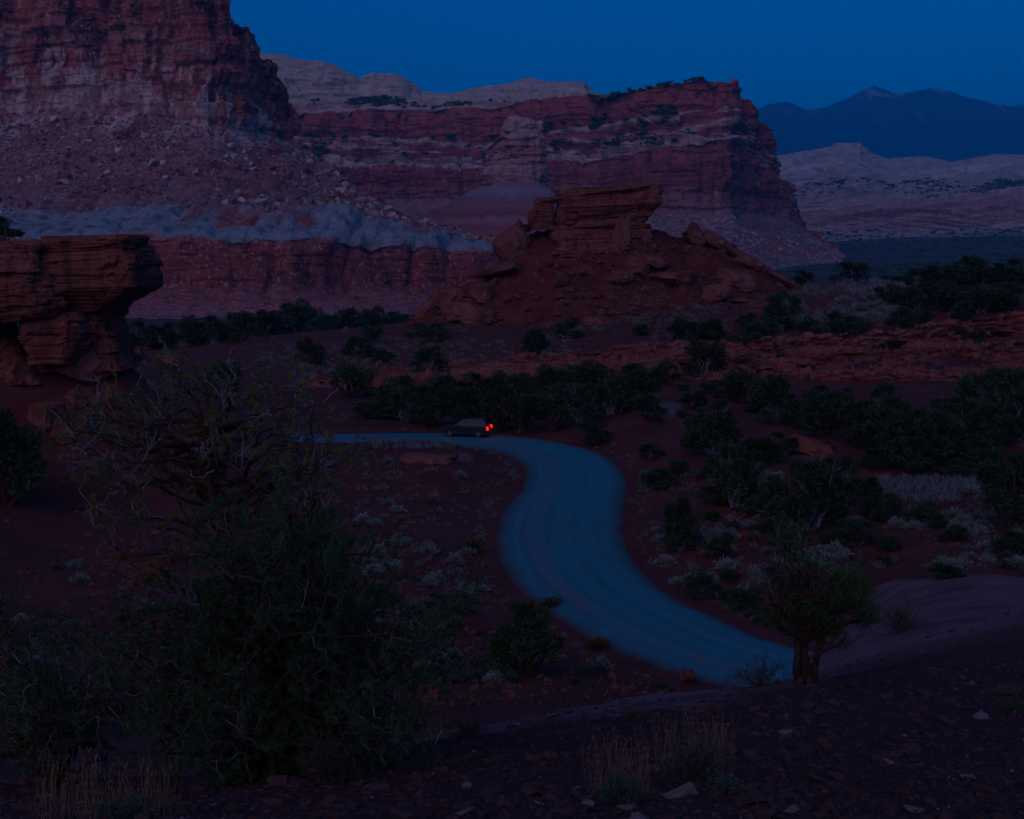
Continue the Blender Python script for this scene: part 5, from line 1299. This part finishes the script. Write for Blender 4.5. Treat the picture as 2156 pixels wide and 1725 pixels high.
def grass(u, v, w_, h_, n_, label, seed):
    rg = np.random.default_rng(seed)
    b = hit_ground(u, v); s_ = b[1] / F
    pl = []
    for _ in range(n_):
        p0 = np.array([rg.uniform(-.5, .5) * w_ * s_, rg.normal(0, .05), 0.0])
        tip = p0 + np.array([rg.normal(0, .10), rg.normal(0, .10), 1.0]) * h_ * s_ * rg.uniform(.45, 1.0)
        pl.append((wobble(p0, tip, 6, .18, rg), [.0012, .0007]))
    V, Fc = tubes(pl, 3)
    heads = np.concatenate([q[0][-2:] for q in pl])
    V2, F2 = sprays(heads, rg.normal(0, .3, heads.shape) + np.array([0, 0, 1]), .025, .0025, rg)
    e = link('grass_tuft', None, loc=tuple(b), label=label, cat='grass')
    link('blades', mesh_np('blades', V, Fc, M_GRASS), e, kind='stuff'); link('seed_heads', mesh_np('seed_heads', V2, F2, M_GRASS), e, kind='stuff')
grass(1300, 1672, 130, 130, 70, 'dry tan grass rising behind the small blue green sagebrush', 61)
grass(1450, 1625, 150, 130, 60, 'dry tan grass sticking up through the larger sagebrush', 62)
grass(1520, 1610, 60, 110, 24, 'thin dry grass right of the larger sagebrush', 63)
grass(150, 1728, 130, 150, 60, 'tall dry grass in the bottom left corner', 64)
grass(290, 1725, 130, 130, 60, 'dry grass behind the blue green sagebrush at the bottom left', 65)
grass(940, 1560, 60, 70, 20, 'sparse dry grass on the ridge beside the low sagebrush', 66)
rg = random.Random(3)
for i, (u, v, w_, h_, m_, lab) in enumerate([(995, 1162, 66, 38, M_YEL, 'round yellowish rabbitbrush at the left road edge'), (1258, 1368, 60, 36, M_YEL, 'yellowish shrub at the near road edge above the ridge'), (1160, 1280, 60, 30, M_SAGED, 'dark rounded sagebrush where the road edge swings right')]):
    b = hit_ground(u, v); s_ = b[1] / F
    o = link('shrub', sage_proto(800 + i, m_, 700, .6), loc=b, label=lab, cat='shrub'); o.scale = (w_ * s_ * 1.1, w_ * s_ * 1.1, h_ * s_ * 1.6)

# ------------------------------------------------------------------ the car whose tail lights glow on the far road
def paint(name, col, rough=.35, metal=0.0, emit=None, es=0.0):
    g = NT(name); g.b.inputs['Roughness'].default_value = rough; g.b.inputs['Metallic'].default_value = metal; g.b.inputs['Specular IOR Level'].default_value = .5
    c = g.mix(g.ramp(g.noise(3.0, 4), [(0.3, 0.0), (0.7, 0.35)]), col, tuple(k * .6 + .02 for k in col))
    if emit:
        g.b.inputs['Emission Color'].default_value = (*emit, 1); g.b.inputs['Emission Strength'].default_value = es
    return g.color(c)
M_PAINT, M_GLASS, M_TYRE, M_RIM = paint('dusty_dark_paint', (.03, .032, .04)), paint('car_glass', (.012, .014, .018), .08), paint('tyre_rubber', (.02, .02, .02), .9), paint('wheel_rim', (.3, .3, .32), .35, .8)
M_TAIL = paint('lit_tail_lamp', (.5, .02, .01), .3, 0, (1.0, .0015, .0008), 60.0)
M_TRIM = paint('black_trim', (.015, .015, .017), .7)
def car():
    k = int(np.argmin(np.abs(ROAD[:, 0] + 4.9) + np.abs(ROAD[:, 1] - 115)))
    c = ROAD[k] - nor[k] * 1.7 * (1 if nor[k][1] < 0 else -1)
    hd = tang[k]                                                     # direction of travel: to the left
    e = link('car', None, loc=(c[0], c[1], .08), label='dark car with lit red tail lights driving away on the far bend', cat='car')
    e.rotation_euler = (0, 0, math.atan2(hd[1], hd[0]))
    def bmo(fn, name, mat, parent=e, bev=0.0, loc=(0, 0, 0)):
        bm = bmesh.new(); fn(bm)
        if bev: bmesh.ops.bevel(bm, geom=bm.edges[:], offset=bev, segments=2, affect='EDGES')
        me = bpy.data.meshes.new(name); bm.to_mesh(me); bm.free(); me.materials.append(mat)
        return link(name, me, parent, loc)
    def prism(bm, prof, half, inset=None):
        n = len(prof); vs = []
        for sgn in (-1, 1):
            vs.append([bm.verts.new((x, sgn * (half - (inset[i] if inset else 0)), z)) for i, (x, z) in enumerate(prof)])
        for i in range(n):
            j = (i + 1) % n
            bm.faces.new((vs[0][i], vs[0][j], vs[1][j], vs[1][i]))
        bm.faces.new(vs[0][::-1]); bm.faces.new(vs[1])
        bmesh.ops.recalc_face_normals(bm, faces=bm.faces)
    body = [(-2.25, .42), (-2.3, .75), (-2.22, 1.02), (1.05, 1.02), (1.9, .92), (2.22, .78), (2.28, .5), (2.2, .38), (1.85, .32), (-1.9, .32)]
    bmo(lambda b: prism(b, body, .9, [.05, .02, .04, .04, .08, .12, .12, .1, .06, .06]), 'body', M_PAINT, bev=.05)
    cab = [(-2.16, 1.0), (-1.95, 1.58), (-1.6, 1.68), (-.1, 1.68), (.35, 1.6), (1.12, 1.0)]
    bmo(lambda b: prism(b, cab, .86, [0, .16, .2, .2, .16, 0]), 'roof', M_PAINT, bev=.04)
    for sgn in (-1, 1):
        for x0, x1 in ((-1.85, -1.05), (-.98, -.12), (-.05, .62)):
            def win(b, x0=x0, x1=x1, sgn=sgn):
                top = 1.55; xt1 = min(x1, .28 if x1 > .3 else x1); xt0 = max(x0, -1.78)
                q = [(x0, sgn * .866, 1.07), (x1, sgn * .866, 1.07), (xt1, sgn * .735, top), (xt0, sgn * .735, top)]
                vs = [b.verts.new(p) for p in q]; v2 = [b.verts.new((p[0], p[1] + sgn * .012, p[2])) for p in q]
                b.faces.new(v2); b.faces.new(vs[::-1])
                for i in range(4): b.faces.new((vs[i], vs[(i + 1) % 4], v2[(i + 1) % 4], v2[i]))
                bmesh.ops.recalc_face_normals(b, faces=b.faces)
            bmo(win, 'window', M_GLASS)
    def box(b, sx, sy, sz): bmesh.ops.create_cube(b, size=1, matrix=Matrix.Diagonal((sx, sy, sz, 1)))
    rw = bmo(lambda b: box(b, .03, 1.3, .42), 'rear_window', M_GLASS, loc=(-2.075, 0, 1.31)); rw.rotation_euler = (0, R(20), 0)
    fw = bmo(lambda b: box(b, .03, 1.35, .78), 'windscreen', M_GLASS, loc=(.77, 0, 1.31)); fw.rotation_euler = (0, R(-52), 0)
    for sgn in (-1, 1):
        bmo(lambda b: box(b, .14, .17, .26), 'tail_light', M_TAIL, bev=.025, loc=(-2.225, sgn * .80, .88))
        bmo(lambda b: box(b, .12, .36, .16), 'headlight', M_RIM, bev=.03, loc=(2.2, sgn * .6, .72))
        bmo(lambda b: box(b, .12, .2, .14), 'mirror', M_PAINT, bev=.03, loc=(.72, sgn * 1.0, 1.08))
        for x in (-1.38, 1.4):
            w_ = link('wheel', None, e, (x, sgn * .80, .36))
            def tyre(b): bmesh.ops.create_cone(b, cap_ends=True, segments=28, radius1=.36, radius2=.36, depth=.24, matrix=Matrix.Rotation(R(90), 4, 'X'))
            def rim(b): bmesh.ops.create_cone(b, cap_ends=True, segments=20, radius1=.23, radius2=.2, depth=.26, matrix=Matrix.Rotation(R(90) * sgn, 4, 'X'))
            bmo(tyre, 'tyre', M_TYRE, w_, .03); bmo(rim, 'rim', M_RIM, w_, .015)
    bmo(lambda b: box(b, .14, 1.72, .2), 'bumper', M_TRIM, bev=.03, loc=(-2.28, 0, .5))
    bmo(lambda b: box(b, .02, .45, .13), 'number_plate', M_RIM, loc=(-2.32, 0, .78))
car()
# ------------------------------------------------------------------ haze
def add_haze():
    bm = bmesh.new(); bmesh.ops.create_cube(bm, size=1.0)
    me = bpy.data.meshes.new('haze'); bm.to_mesh(me); bm.free()
    m = bpy.data.materials.new('haze_air'); m.use_nodes = True
    t = m.node_tree; t.nodes.clear()
    o_ = t.nodes.new('ShaderNodeOutputMaterial'); v = t.nodes.new('ShaderNodeVolumePrincipled')
    v.inputs['Color'].default_value = (0.0, 0.55, 1.0, 1)
    v.inputs['Density'].default_value = HAZE
    v.inputs['Anisotropy'].default_value = 0.0
    t.links.new(v.outputs[0], o_.inputs['Volume'])
    me.materials.append(m)
    o = link('haze', me, kind='stuff', label='thin blue dusk haze filling the valley air')
    lo, hi = -175.0, 2600.0
    o.location = (0, 1500, (lo + hi) / 2); o.scale = (48000, 50000, hi - lo)
HAZE = 0.00009
add_haze()
